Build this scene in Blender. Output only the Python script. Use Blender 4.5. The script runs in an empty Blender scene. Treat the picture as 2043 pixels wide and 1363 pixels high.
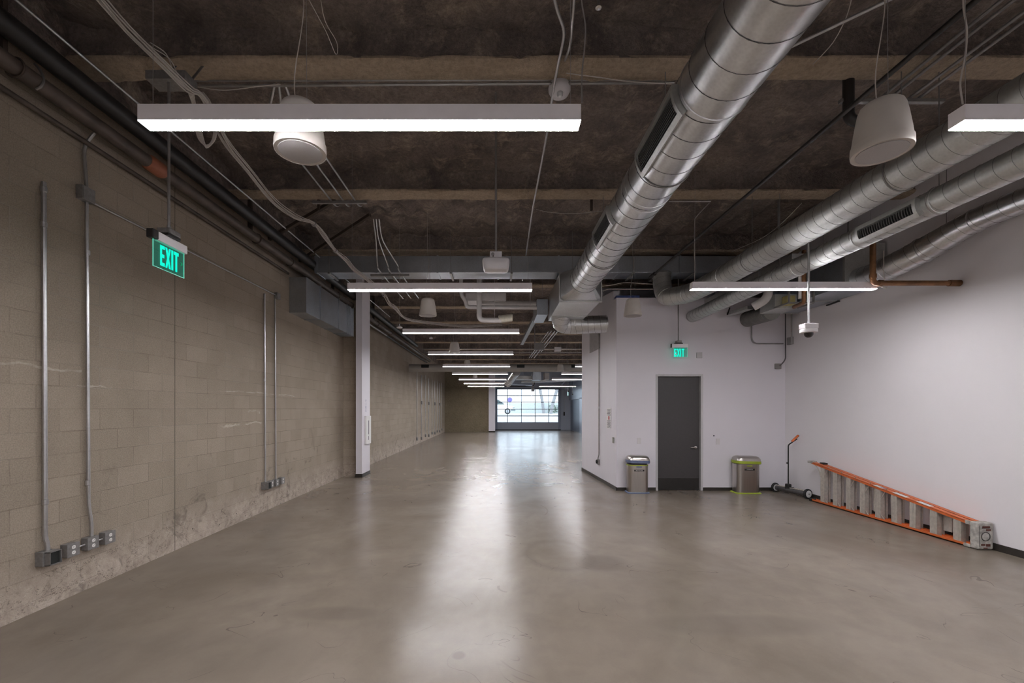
import bpy, math, random
from mathutils import Vector, noise
random.seed(7)
PI = math.pi
sc = bpy.context.scene
COL = sc.collection
CX, CY, F, H = 992.0, 816.0, 890.0, 1.72

def at(px, py, Y):
    return Vector(((px-CX)/F*Y, Y, H+(CY-py)/F*Y))

# ------------------------------------------------------------------ materials
MATS = {}
def nmat(name):
    m = bpy.data.materials.new(name); m.use_nodes = True
    nt = m.node_tree; nt.nodes.clear()
    out = nt.nodes.new('ShaderNodeOutputMaterial')
    return m, nt, out
def N(nt, t, **kw):
    n = nt.nodes.new(t)
    for k, v in kw.items():
        if k.startswith('i_'):
            n.inputs[k[2:].replace('_', ' ')].default_value = v
        else: setattr(n, k, v)
    return n
def L(nt, a, b): nt.links.new(a, b)
def math_n(nt, op, a, b=None, c=None, clamp=False):
    n = nt.nodes.new('ShaderNodeMath'); n.operation = op; n.use_clamp = clamp
    for i, v in enumerate((a, b, c)):
        if v is None: continue
        if isinstance(v, (int, float)): n.inputs[i].default_value = v
        else: nt.links.new(v, n.inputs[i])
    return n.outputs[0]
def mixc(nt, fac, a, b, mode='MIX'):
    n = nt.nodes.new('ShaderNodeMix'); n.data_type = 'RGBA'; n.blend_type = mode
    for i, v in ((0, fac), (6, a), (7, b)):
        if isinstance(v, (int, float)): n.inputs[i].default_value = v
        elif isinstance(v, tuple): n.inputs[i].default_value = (*v, 1) if len(v) == 3 else v
        else: nt.links.new(v, n.inputs[i])
    return n.outputs[2]
def ramp(nt, src, lo, hi):
    n = nt.nodes.new('ShaderNodeMapRange'); n.inputs[1].default_value = lo; n.inputs[2].default_value = hi
    nt.links.new(src, n.inputs[0]); return n.outputs[0]
def noise_n(nt, co, scale, detail=4, rough=.55, dist=0):
    n = nt.nodes.new('ShaderNodeTexNoise'); n.inputs['Scale'].default_value = scale
    n.inputs['Detail'].default_value = detail; n.inputs['Roughness'].default_value = rough
    n.inputs['Distortion'].default_value = dist
    nt.links.new(co, n.inputs['Vector']); return n.outputs[0]
def geo_pos(nt):
    return nt.nodes.new('ShaderNodeNewGeometry').outputs['Position']

def simple(name, col, rough=.5, metal=0, var=.12, scale=12, bump=0, bscale=60, emis=None, es=0):
    if name in MATS: return MATS[name]
    m, nt, out = nmat(name)
    b = N(nt, 'ShaderNodeBsdfPrincipled')
    b.inputs['Roughness'].default_value = rough; b.inputs['Metallic'].default_value = metal
    p = nt.nodes.new('ShaderNodeTexCoord').outputs['Object']
    n = noise_n(nt, p, scale, 3)
    dark = tuple(c*(1-var) for c in col); light = tuple(min(1, c*(1+var)) for c in col)
    L(nt, mixc(nt, ramp(nt, n, .3, .7), dark, light), b.inputs['Base Color'])
    if bump:
        bp = N(nt, 'ShaderNodeBump'); bp.inputs['Strength'].default_value = bump; bp.inputs['Distance'].default_value = .004
        L(nt, noise_n(nt, p, bscale, 3), bp.inputs['Height']); L(nt, bp.outputs[0], b.inputs['Normal'])
    if emis:
        b.inputs['Emission Color'].default_value = (*emis, 1); b.inputs['Emission Strength'].default_value = es
    L(nt, b.outputs[0], out.inputs[0]); MATS[name] = m; return m

def emission(name, col, s):
    m, nt, out = nmat(name); e = N(nt, 'ShaderNodeEmission')
    e.inputs[0].default_value = (*col, 1); e.inputs[1].default_value = s
    L(nt, e.outputs[0], out.inputs[0]); MATS[name] = m; return m

def galv(name, col, rough, seams=False):
    m, nt, out = nmat(name); b = N(nt, 'ShaderNodeBsdfPrincipled'); b.inputs['Metallic'].default_value = 1
    p = geo_pos(nt)
    n = noise_n(nt, p, 3.5, 5, .6); v = N(nt, 'ShaderNodeTexVoronoi'); v.inputs['Scale'].default_value = 45
    L(nt, p, v.inputs['Vector'])
    f = math_n(nt, 'ADD', math_n(nt, 'MULTIPLY', n, .8), math_n(nt, 'MULTIPLY', v.outputs['Distance'], .25))
    L(nt, mixc(nt, ramp(nt, f, .3, .75), tuple(c*.78 for c in col), col), b.inputs['Base Color'])
    L(nt, math_n(nt, 'ADD', math_n(nt, 'MULTIPLY', n, .22), rough-.11), b.inputs['Roughness'])
    bp = N(nt, 'ShaderNodeBump'); bp.inputs['Strength'].default_value = .10; bp.inputs['Distance'].default_value = .006
    L(nt, noise_n(nt, p, 4, 2), bp.inputs['Height']); L(nt, bp.outputs[0], b.inputs['Normal'])
    L(nt, b.outputs[0], out.inputs[0]); MATS[name] = m; return m

M_galv = galv('galvanised_bright', (.78, .79, .80), .34)
M_galv_d = galv('galvanised_dull', (.66, .67, .655), .48)
M_sheet = galv('sheet_metal_grey', (.56, .60, .65), .40)
M_seam = simple('duct_seam', (.16, .16, .165), .5, .8)
M_seam_l = simple('duct_seam_pale', (.26, .26, .255), .5, .8)
M_cond = galv('conduit_steel', (.62, .62, .63), .38)
M_cond_wall = simple('conduit_grey', (.30, .29, .28), .4, .7)
M_boxm = simple('box_steel', (.26, .25, .245), .5, .5, .15, 30)
M_white = simple('white_paint_metal', (.60, .58, .60), .45, 0, .02)
M_fixture = simple('fixture_white', (.88, .85, .88), .5, 0, .02)
M_speaker = simple('speaker_plastic', (.55, .51, .47), .55, 0, .03)
M_grille = simple('speaker_grille', (.42, .40, .40), .7, 0, .05, 200)
M_pvc = simple('pvc_white', (.52, .49, .475), .6, 0, .06)
M_cream = simple('insulation_cream', (.58, .54, .44), .7)
M_black = simple('black_paint', (.016, .014, .013), .5, 0, .2)
M_pipe = simple('old_pipe', (.080, .060, .048), .55, .1, .4, 5, .3)
M_redpipe = simple('coupling_red', (.30, .10, .05), .6)
M_copper = simple('rusty_copper', (.21, .10, .045), .5, .45, .35, 9)
M_cable = simple('cable_white', (.50, .46, .42), .6, 0, .1)
M_wire = simple('wire_grey', (.34, .32, .31), .5, .3)
M_rubber = simple('rubber', (.012, .012, .013), .6)
M_base = simple('baseboard_rubber', (.030, .025, .021), .45)
M_orange = simple('fibreglass_orange', (.60, .135, .035), .45, 0, .12, 8)
M_alu = simple('aluminium_brushed', (.54, .495, .445), .5, .35, .12, 25)
M_capg = simple('ladder_cap_plastic', (.38, .36, .33), .7, 0, .35, 22, .4)
def stainless():
    m, nt, out = nmat('stainless'); b = N(nt, 'ShaderNodeBsdfPrincipled'); b.inputs['Metallic'].default_value = 1
    mp = N(nt, 'ShaderNodeMapping'); mp.inputs['Scale'].default_value = (160, 160, 1.5); L(nt, geo_pos(nt), mp.inputs[0])
    n = noise_n(nt, mp.outputs[0], 1, 2)
    L(nt, mixc(nt, n, (.40, .375, .35), (.60, .565, .53)), b.inputs['Base Color']); b.inputs['Roughness'].default_value = .30
    L(nt, b.outputs[0], out.inputs[0]); return m
M_steel = stainless()
M_blue = simple('bin_blue', (.13, .16, .27), .5)
M_lime = simple('bin_lime', (.34, .42, .035), .5)
M_tape = simple('blue_tape', (.035, .06, .20), .6)
M_label = simple('label_white', (.75, .73, .72), .6, 0, .02)
M_ink = simple('ink_dark', (.06, .06, .08), .6)
M_inkblue = simple('ink_blue', (.12, .18, .34), .6)
M_inkred = simple('ink_red', (.45, .05, .05), .6)
M_doorleaf = simple('door_charcoal', (.050, .046, .047), .5, 0, .06, 30, .05)
M_kick = simple('kickplate', (.016, .0145, .013), .4)
M_frame = simple('door_frame_paint', (.50, .485, .49), .45, 0, .02)
M_plate = simple('cover_plate', (.64, .61, .62), .5, 0, .02)
M_recept = simple('receptacle_white', (.80, .78, .76), .4, 0, .01)
M_plategrey = simple('plate_grey', (.31, .31, .27), .5)
M_darkhole = simple('dark_interior', (.012, .014, .013), .8)
M_hub = simple('wheel_hub_white', (.6, .6, .6), .5)
M_chrome = simple('chrome', (.75, .75, .76), .18, 1, .03)
M_doorpanel = simple('overhead_door_frame', (.24, .27, .33), .45, .3, .05)
M_bluegrey = simple('blue_grey_paint', (.30, .345, .43), .35, 0, .06, 2)
M_brace = simple('rusty_brace', (.055, .038, .028), .8)
M_led = emission('led_diffuser', (.99, .972, 1.0), 96.0)
M_exit = emission('exit_letters', (.008, .86, .62), 1.15)
M_exitarrow = emission('exit_arrow', (.01, .32, .12), .9)
M_exitedge = simple('exit_edge', (.35, .8, .66), .3, 0, .05, 5, 0, 60, (.08, .62, .45), .42)

def exit_panel():
    m, nt, out = nmat('exit_acrylic')
    t = N(nt, 'ShaderNodeBsdfTransparent'); t.inputs[0].default_value = (.62, .86, .79, 1)
    g = N(nt, 'ShaderNodeBsdfGlossy'); g.inputs['Roughness'].default_value = .08
    e = N(nt, 'ShaderNodeEmission'); e.inputs[0].default_value = (.02, .55, .40, 1); e.inputs[1].default_value = .07
    mx = N(nt, 'ShaderNodeMixShader'); mx.inputs[0].default_value = .05
    L(nt, t.outputs[0], mx.inputs[1]); L(nt, g.outputs[0], mx.inputs[2])
    ad = N(nt, 'ShaderNodeAddShader'); L(nt, mx.outputs[0], ad.inputs[0]); L(nt, e.outputs[0], ad.inputs[1])
    L(nt, ad.outputs[0], out.inputs[0]); return m
M_acrylic = exit_panel()
def glass_m():
    m, nt, out = nmat('window_glass')
    t = N(nt, 'ShaderNodeBsdfTransparent'); t.inputs[0].default_value = (.90, .94, .97, 1)
    g = N(nt, 'ShaderNodeBsdfGlossy'); g.inputs['Roughness'].default_value = .02
    fr = N(nt, 'ShaderNodeFresnel'); fr.inputs[0].default_value = 1.45
    mx = N(nt, 'ShaderNodeMixShader'); L(nt, fr.outputs[0], mx.inputs[0])
    L(nt, t.outputs[0], mx.inputs[1]); L(nt, g.outputs[0], mx.inputs[2]); L(nt, mx.outputs[0], out.inputs[0]); return m
M_glass = glass_m()

def spot(nt, sx, sy, cx, cy, rx, ry, n, soft=.5):
    dx = math_n(nt, 'DIVIDE', math_n(nt, 'SUBTRACT', sx, cx), rx)
    dy = math_n(nt, 'DIVIDE', math_n(nt, 'SUBTRACT', sy, cy), ry)
    d = math_n(nt, 'SQRT', math_n(nt, 'ADD', math_n(nt, 'MULTIPLY', dx, dx), math_n(nt, 'MULTIPLY', dy, dy)))
    d = math_n(nt, 'ADD', d, math_n(nt, 'MULTIPLY', math_n(nt, 'SUBTRACT', n, .5), .9))
    mr = nt.nodes.new('ShaderNodeMapRange'); mr.inputs[1].default_value = 1+soft/2; mr.inputs[2].default_value = 1-soft/2
    nt.links.new(d, mr.inputs[0]); return mr.outputs[0], d

def floor_mat():
    m, nt, out = nmat('polished_concrete'); b = N(nt, 'ShaderNodeBsdfPrincipled')
    p = geo_pos(nt); s = N(nt, 'ShaderNodeSeparateXYZ'); L(nt, p, s.inputs[0]); X, Y = s.outputs[0], s.outputs[1]
    mp = N(nt, 'ShaderNodeMapping'); mp.inputs['Scale'].default_value = (1, .6, 1); mp.inputs['Rotation'].default_value = (0, 0, .35); L(nt, p, mp.inputs[0])
    big = noise_n(nt, mp.outputs[0], .75, 5, .6, .6); med = noise_n(nt, p, 3.2, 6, .62, .3); fine = noise_n(nt, p, 70, 3, .7)
    c = mixc(nt, ramp(nt, big, .33, .68), (.168, .135, .105), (.246, .206, .168))
    c = mixc(nt, math_n(nt, 'MULTIPLY', ramp(nt, med, .42, .75), .45), c, (.145, .119, .097))
    c = mixc(nt, math_n(nt, 'MULTIPLY', ramp(nt, noise_n(nt, p, 1.3, 2, .5), .50, .75), .15), c, (.27, .235, .20))
    c = mixc(nt, .035, c, mixc(nt, fine, (.05, .04, .035), (.6, .54, .46)))
    # stains and scuffs with shapes of their own
    for (cx, cy, rx, ry, k) in ((1.16, 5.0, .26, .24, .45), (-1.9, 8.35, .95, .5, .32), (-2.5, 10.4, .8, .35, .35), (-.27, 3.11, .045, .05, .55),
                                (-1.35, 3.75, .35, .12, .3), (-2.75, 5.2, 1.0, .5, .25), (-2.3, 3.1, .9, .35, .25), (3.6, 6.2, 1.2, .5, .18), (1.9, 3.55, .7, .16, .28)):
        f, _ = spot(nt, X, Y, cx, cy, rx, ry, med, .5)
        c = mixc(nt, math_n(nt, 'MULTIPLY', f, k), c, (.12, .098, .082))
    _, d = spot(nt, X, Y, .72, 5.28, .36, .52, big, .3)
    ring = math_n(nt, 'SUBTRACT', 1, math_n(nt, 'MULTIPLY', math_n(nt, 'ABSOLUTE', math_n(nt, 'SUBTRACT', d, 1)), 4.5), clamp=True)
    c = mixc(nt, math_n(nt, 'MULTIPLY', ring, .30), c, (.12, .10, .085))
    iso = noise_n(nt, p, 1.1, 3, .5, .8); iso2 = noise_n(nt, p, 2.3, 2, .5)
    hl = math_n(nt, 'LESS_THAN', math_n(nt, 'ABSOLUTE', math_n(nt, 'SUBTRACT', iso, .5)), .0016)
    hl = math_n(nt, 'MULTIPLY', hl, ramp(nt, iso2, .50, .58))
    c = mixc(nt, math_n(nt, 'MULTIPLY', hl, .6), c, (.09, .075, .065))
    # arc scuffs
    for (cx, cy, r, ax, ay) in ((.13, 4.30, .12, -.10, -.05), (-.05, 7.6, .9, .9, 0), (-.12, 4.42, .10, 0, .1)):
        dd = math_n(nt, 'SQRT', math_n(nt, 'ADD', math_n(nt, 'POWER', math_n(nt, 'SUBTRACT', X, cx), 2), math_n(nt, 'POWER', math_n(nt, 'SUBTRACT', Y, cy), 2)))
        band = math_n(nt, 'LESS_THAN', math_n(nt, 'ABSOLUTE', math_n(nt, 'SUBTRACT', dd, r)), .012)
        near = math_n(nt, 'LESS_THAN', math_n(nt, 'SQRT', math_n(nt, 'ADD', math_n(nt, 'POWER', math_n(nt, 'SUBTRACT', X, cx+ax), 2), math_n(nt, 'POWER', math_n(nt, 'SUBTRACT', Y, cy+ay), 2))), r*.75 if r < .5 else .4)
        c = mixc(nt, math_n(nt, 'MULTIPLY', math_n(nt, 'MULTIPLY', band, near), .4), c, (.1, .085, .075))
    L(nt, c, b.inputs['Base Color'])
    r = math_n(nt, 'ADD', math_n(nt, 'MULTIPLY', big, .10), .185)
    L(nt, r, b.inputs['Roughness']); b.inputs['IOR'].default_value = 1.40
    bp = N(nt, 'ShaderNodeBump'); bp.inputs['Strength'].default_value = .06; bp.inputs['Distance'].default_value = .02
    L(nt, noise_n(nt, p, 2.2, 3, .5), bp.inputs['Height'])
    L(nt, bp.outputs[0], b.inputs['Normal']); L(nt, b.outputs[0], out.inputs[0]); return m

def block_mat(name, axis='Y', k=1.0, seamY=None):
    m, nt, out = nmat(name); b = N(nt, 'ShaderNodeBsdfPrincipled'); b.inputs['Roughness'].default_value = .88
    p = geo_pos(nt); s = N(nt, 'ShaderNodeSeparateXYZ'); L(nt, p, s.inputs[0])
    U = s.outputs[1] if axis == 'Y' else s.outputs[0]; Z = s.outputs[2]
    cb = N(nt, 'ShaderNodeCombineXYZ')
    L(nt, math_n(nt, 'ADD', U, 40.64-3.576+.2032*0), cb.inputs[0]); L(nt, math_n(nt, 'ADD', Z, 20*.2032-1.72+.2032*0), cb.inputs[1])
    br = N(nt, 'ShaderNodeTexBrick'); br.offset = .5; br.offset_frequency = 2; br.squash = 1
    br.inputs['Scale'].default_value = 1; br.inputs['Brick Width'].default_value = .4064; br.inputs['Row Height'].default_value = .2032
    br.inputs['Mortar Size'].default_value = .0055; br.inputs['Mortar Smooth'].default_value = .35; br.inputs['Bias'].default_value = 0
    br.inputs['Color1'].default_value = (.178*k, .147*k, .114*k, 1); br.inputs['Color2'].default_value = (.208*k, .172*k, .136*k, 1)
    br.inputs['Mortar'].default_value = (.172*k, .142*k, .110*k, 1)
    L(nt, cb.outputs[0], br.inputs['Vector'])
    big = noise_n(nt, p, .9, 5, .6, .5); med = noise_n(nt, p, 4, 6, .65); fine = noise_n(nt, p, 90, 4, .75)
    c = mixc(nt, math_n(nt, 'MULTIPLY', ramp(nt, big, .42, .70), .50), br.outputs[0], (.115*k, .092*k, .068*k))
    c = mixc(nt, .26, c, mixc(nt, ramp(nt, fine, .32, .68), (.09, .074, .056), (.60, .51, .41)))
    # recessed joint darkening only on some courses is dirt in the joint
    mort = br.outputs['Fac']
    c = mixc(nt, math_n(nt, 'MULTIPLY', math_n(nt, 'MULTIPLY', mort, ramp(nt, med, .45, .6)), .35), c, (.08*k, .063*k, .048*k))
    c = mixc(nt, math_n(nt, 'MULTIPLY', math_n(nt, 'MULTIPLY', mort, ramp(nt, noise_n(nt, p, .8, 3), .48, .60)), .45), c, (.36, .32, .27))
    # splash zone: pale dusty base course, efflorescence, dark oil smudges
    zz = math_n(nt, 'ADD', Z, math_n(nt, 'MULTIPLY', math_n(nt, 'SUBTRACT', med, .5), .35))
    base = nt.nodes.new('ShaderNodeMapRange'); base.inputs[1].default_value = .52; base.inputs[2].default_value = .12; L(nt, zz, base.inputs[0])
    c = mixc(nt, math_n(nt, 'MULTIPLY', base.outputs[0], .62), c, (.46, .385, .325))
    crk = math_n(nt, 'LESS_THAN', math_n(nt, 'ABSOLUTE', math_n(nt, 'SUBTRACT', noise_n(nt, p, 2.4, 5, .7, .6), .5)), .006)
    c = mixc(nt, math_n(nt, 'MULTIPLY', math_n(nt, 'MULTIPLY', crk, math_n(nt, 'LESS_THAN', zz, .30)), .6), c, (.10, .082, .066))
    bl = noise_n(nt, p, 6, 6, .8, .5)
    c = mixc(nt, math_n(nt, 'MULTIPLY', math_n(nt, 'MULTIPLY', ramp(nt, bl, .5, .62), base.outputs[0]), .5), c, (.58, .51, .44))
    c = mixc(nt, math_n(nt, 'MULTIPLY', math_n(nt, 'MULTIPLY', ramp(nt, bl, .47, .36), base.outputs[0]), .45), c, (.15, .12, .095))
    lowz = nt.nodes.new('ShaderNodeMapRange'); lowz.inputs[1].default_value = 1.6; lowz.inputs[2].default_value = .2; L(nt, Z, lowz.inputs[0])
    sp = noise_n(nt, p, 9, 6, .8, 1.5)
    c = mixc(nt, math_n(nt, 'MULTIPLY', math_n(nt, 'MULTIPLY', ramp(nt, sp, .655, .70), lowz.outputs[0]), .55), c, (.66, .60, .53))
    c = mixc(nt, math_n(nt, 'MULTIPLY', math_n(nt, 'MULTIPLY', ramp(nt, noise_n(nt, p, 2.7, 4, .7, .6), .60, .68), lowz.outputs[0]), .5), c, (.06, .052, .045))
    holes = N(nt, 'ShaderNodeTexVoronoi'); holes.inputs['Scale'].default_value = 5.5; L(nt, p, holes.inputs['Vector'])
    hm = math_n(nt, 'MULTIPLY', math_n(nt, 'LESS_THAN', holes.outputs['Distance'], .055), math_n(nt, 'LESS_THAN', Z, .24))
    c = mixc(nt, math_n(nt, 'MULTIPLY', hm, .85), c, (.02, .017, .015))
    if axis == 'Y':
        # pale scratch line left by something that once leaned on the wall
        for (y0, y1, zc, amp, th) in ((3.45, 4.2, 2.07, .10, .010), (4.15, 4.55, 1.93, .12, .007), (6.3, 8.6, 1.98, .05, .008), (6.3, 7.4, 1.50, .16, .016), (7.0, 7.35, 1.74, .35, .02)):
            mk = math_n(nt, 'MULTIPLY', math_n(nt, 'GREATER_THAN', U, y0), math_n(nt, 'LESS_THAN', U, y1))
            zl = math_n(nt, 'ADD', math_n(nt, 'MULTIPLY', math_n(nt, 'SUBTRACT', noise_n(nt, p, 1.6, 4, .6), .5), amp*2), zc)
            ln = math_n(nt, 'LESS_THAN', math_n(nt, 'ABSOLUTE', math_n(nt, 'SUBTRACT', Z, zl)), math_n(nt, 'MULTIPLY', sp, th*1.8))
            ln = math_n(nt, 'MULTIPLY', math_n(nt, 'MULTIPLY', ln, mk), ramp(nt, med, .38, .55))
            c = mixc(nt, math_n(nt, 'MULTIPLY', ln, .5), c, (.62, .56, .49))
        sm = math_n(nt, 'LESS_THAN', math_n(nt, 'ABSOLUTE', math_n(nt, 'SUBTRACT', U, 5.41)), .008)
        c = mixc(nt, math_n(nt, 'MULTIPLY', sm, .55), c, (.06, .05, .04))
    L(nt, c, b.inputs['Base Color'])
    bp = N(nt, 'ShaderNodeBump'); bp.inputs['Strength'].default_value = .7; bp.inputs['Distance'].default_value = .008
    hgt = math_n(nt, 'SUBTRACT', math_n(nt, 'MULTIPLY', fine, .6), math_n(nt, 'MULTIPLY', mort, .55))
    L(nt, hgt, bp.inputs['Height']); L(nt, bp.outputs[0], b.inputs['Normal'])
    L(nt, b.outputs[0], out.inputs[0]); return m

def spray_mat(name, c0, c1, c2, patch=.5):
    m, nt, out = nmat(name); b = N(nt, 'ShaderNodeBsdfPrincipled'); b.inputs['Roughness'].default_value = .95
    b.inputs['Specular IOR Level'].default_value = .15
    p = geo_pos(nt)
    big = noise_n(nt, p, 1.5, 8, .74, .2); fine = noise_n(nt, p, 24, 6, .8); patchn = noise_n(nt, p, 3.2, 9, .78, .25)
    c = mixc(nt, ramp(nt, big, .36, .66), c0, c1)
    c = mixc(nt, math_n(nt, 'MULTIPLY', ramp(nt, patchn, .52, .70), patch), c, c2)
    c = mixc(nt, math_n(nt, 'MULTIPLY', ramp(nt, fine, .42, .65), .45), c, tuple(x*.45 for x in c0))
    L(nt, c, b.inputs['Base Color'])
    bp = N(nt, 'ShaderNodeBump'); bp.inputs['Strength'].default_value = 1.0; bp.inputs['Distance'].default_value = .06
    L(nt, math_n(nt, 'ADD', noise_n(nt, p, 9, 4, .6), math_n(nt, 'MULTIPLY', fine, .5)), bp.inputs['Height'])
    L(nt, bp.outputs[0], b.inputs['Normal']); L(nt, b.outputs[0], out.inputs[0]); return m

def paint_wall(name, col, rough=.55):
    m, nt, out = nmat(name); b = N(nt, 'ShaderNodeBsdfPrincipled'); b.inputs['Roughness'].default_value = rough
    b.inputs['Specular IOR Level'].default_value = .35
    p = geo_pos(nt); n = noise_n(nt, p, 1.3, 4, .5)
    L(nt, mixc(nt, ramp(nt, n, .3, .7), tuple(c*.965 for c in col), col), b.inputs['Base Color'])
    bp = N(nt, 'ShaderNodeBump'); bp.inputs['Strength'].default_value = .06; bp.inputs['Distance'].default_value = .002
    L(nt, noise_n(nt, p, 140, 2), bp.inputs['Height']); L(nt, bp.outputs[0], b.inputs['Normal'])
    L(nt, b.outputs[0], out.inputs[0]); return m

M_floor = floor_mat()
M_block = block_mat('concrete_block', k=1.72)
M_blockX = block_mat('concrete_block_return', 'X', k=1.85)
M_deck = spray_mat('spray_fireproofing', (.165, .137, .126), (.38, .31, .27), (.62, .50, .385), .85)
M_beam = spray_mat('beam_fireproofing', (.46, .36, .26), (.60, .48, .36), (.68, .56, .43), .7)
M_wall = paint_wall('white_wall', (.72, .69, .735))
M_wall_r = paint_wall('white_wall_warm', (.755, .725, .745))
M_conc = spray_mat('dark_board_concrete', (.24, .195, .13), (.30, .25, .17), (.36, .30, .21), .3)

# ------------------------------------------------------------------ mesh builder
ORG = {}
class MB:
    def __init__(s): s.v = []; s.f = []
    def add(s, vs, fs):
        o = len(s.v); s.v += [Vector(v) for v in vs]; s.f += [tuple(i+o for i in f) for f in fs]; return s
    def box(s, x0, x1, y0, y1, z0, z1):
        if x0 > x1: x0, x1 = x1, x0
        if y0 > y1: y0, y1 = y1, y0
        if z0 > z1: z0, z1 = z1, z0
        return s.add([(x0,y0,z0),(x1,y0,z0),(x1,y1,z0),(x0,y1,z0),(x0,y0,z1),(x1,y0,z1),(x1,y1,z1),(x0,y1,z1)],
                     [(0,3,2,1),(4,5,6,7),(0,1,5,4),(1,2,6,5),(2,3,7,6),(3,0,4,7)])
    def hexa(s, v8):
        return s.add(v8, [(0,3,2,1),(4,5,6,7),(0,1,5,4),(1,2,6,5),(2,3,7,6),(3,0,4,7)])
    def bar(s, a, b, w, h, up=Vector((0,0,1))):
        a, b = Vector(a), Vector(b); d = (b-a).normalized()
        if abs(d.dot(up)) > .98: up = Vector((0,1,0))
        sx = d.cross(up).normalized()*w/2; sz = sx.cross(d).normalized()*h/2
        return s.hexa([a-sx-sz, b-sx-sz, b+sx-sz, a+sx-sz, a-sx+sz, b-sx+sz, b+sx+sz, a+sx+sz])
    def tube(s, pts, r, n=12, caps=True, phase=0):
        pts = [Vector(p) for p in pts]; k = len(pts)
        rs = r if isinstance(r, (list, tuple)) else [r]*k
        vs = []; fr = frames(pts)
        for i in range(k):
            u, w = fr[i]
            for j in range(n):
                a = 2*PI*j/n+phase
                vs.append(pts[i]+(u*math.cos(a)+w*math.sin(a))*rs[i])
        fs = [(i*n+j, i*n+(j+1) % n, (i+1)*n+(j+1) % n, (i+1)*n+j) for i in range(k-1) for j in range(n)]
        if caps: fs += [tuple(range(n-1, -1, -1)), tuple((k-1)*n+j for j in range(n))]
        return s.add(vs, fs)
    def lathe(s, c, prof, n=32, axis='Z'):
        c = Vector(c); vs = []; k = len(prof)
        for (r, h) in prof:
            for j in range(n):
                a = 2*PI*j/n; x, y = r*math.cos(a), r*math.sin(a)
                vs.append(c+(Vector((x, y, h)) if axis == 'Z' else Vector((x, h, y)) if axis == 'Y' else Vector((h, x, y))))
        fs = [(i*n+j, i*n+(j+1) % n, (i+1)*n+(j+1) % n, (i+1)*n+j) for i in range(k-1) for j in range(n)]
        if prof[0][0] > 1e-5: fs.append(tuple(range(n-1, -1, -1)))
        if prof[-1][0] > 1e-5: fs.append(tuple((k-1)*n+j for j in range(n)))
        return s.add(vs, fs)
    def loft(s, rings, cap=True):
        n = len(rings[0]); vs = [p for r in rings for p in r]
        fs = [(i*n+j, i*n+(j+1) % n, (i+1)*n+(j+1) % n, (i+1)*n+j) for i in range(len(rings)-1) for j in range(n)]
        if cap: fs += [tuple(range(n-1, -1, -1)), tuple((len(rings)-1)*n+j for j in range(n))]
        return s.add(vs, fs)
    def prism(s, poly, fn, d0, d1):
        n = len(poly); vs = [fn(a, b, d0) for a, b in poly]+[fn(a, b, d1) for a, b in poly]
        return s.add(vs, [tuple(range(n)), tuple(range(2*n-1, n-1, -1))]+[(j, n+j, n+(j+1) % n, (j+1) % n) for j in range(n)])
    def build(s, name, mat, parent=None, smooth=35, bevel=0, base=None, seg=2):
        if parent is not None: org = ORG[parent.name]
        elif base is not None: org = Vector(base)
        else:
            xs = [v.x for v in s.v]; ys = [v.y for v in s.v]
            org = Vector(((min(xs)+max(xs))/2, (min(ys)+max(ys))/2, min(v.z for v in s.v)))
        me = bpy.data.meshes.new(name); me.from_pydata([tuple(v-org) for v in s.v], [], s.f)
        me.materials.append(mat)
        import bmesh
        bm = bmesh.new(); bm.from_mesh(me); bmesh.ops.recalc_face_normals(bm, faces=bm.faces); bm.to_mesh(me); bm.free()
        if smooth:
            for p in me.polygons: p.use_smooth = True
            me.set_sharp_from_angle(angle=math.radians(smooth))
        o = bpy.data.objects.new(name, me); COL.objects.link(o)
        if parent is not None: o.parent = parent
        else: o.location = org
        ORG[o.name] = org
        if bevel:
            md = o.modifiers.new('bevel', 'BEVEL'); md.width = bevel; md.segments = seg; md.limit_method = 'ANGLE'
        return o

def frames(pts):
    k = len(pts); T = []
    for i in range(k):
        t = (pts[min(i+1, k-1)]-pts[max(i-1, 0)])
        T.append(t.normalized() if t.length > 1e-9 else Vector((0, 1, 0)))
    u = T[0].orthogonal().normalized()
    if abs(T[0].z) < .9: u = (Vector((0,0,1))-T[0]*T[0].z).normalized()
    res = []
    for i in range(k):
        u = (u-T[i]*u.dot(T[i])); u = u.normalized() if u.length > 1e-6 else T[i].orthogonal().normalized()
        res.append((u, T[i].cross(u).normalized()))
    return res
def fillet(pts, r, seg=6):
    pts = [Vector(p) for p in pts]; out = [pts[0]]
    for i in range(1, len(pts)-1):
        a, b, c = pts[i-1], pts[i], pts[i+1]
        rr = min(r, (a-b).length*.48, (c-b).length*.48)
        p0 = b+(a-b).normalized()*rr; p1 = b+(c-b).normalized()*rr
        for k in range(seg+1):
            t = k/seg; out.append(p0*(1-t)**2+b*2*t*(1-t)+p1*t*t)
    out.append(pts[-1]); return out
def smoothpath(pts, seg=8):
    pts = [Vector(p) for p in pts]; out = []
    P = [pts[0]*2-pts[1]]+pts+[pts[-1]*2-pts[-2]]
    for i in range(1, len(P)-2):
        for k in range(seg):
            t = k/seg; a, b, c, d = P[i-1], P[i], P[i+1], P[i+2]
            out.append(.5*((2*b)+(c-a)*t+(2*a-5*b+4*c-d)*t*t+(3*b-a-3*c+d)*t**3))
    out.append(pts[-1]); return out
def resample(pts, step):
    pts = [Vector(p) for p in pts]; out = [pts[0]]; acc = 0
    for a, b in zip(pts, pts[1:]):
        l = (b-a).length
        if l < 1e-9: continue
        d = step-acc
        while d < l: out.append(a+(b-a)*(d/l)); d += step
        acc = (acc+l) % step if d-step <= l else acc
        acc = l-(d-step)
    out.append(pts[-1]); return out

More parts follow.
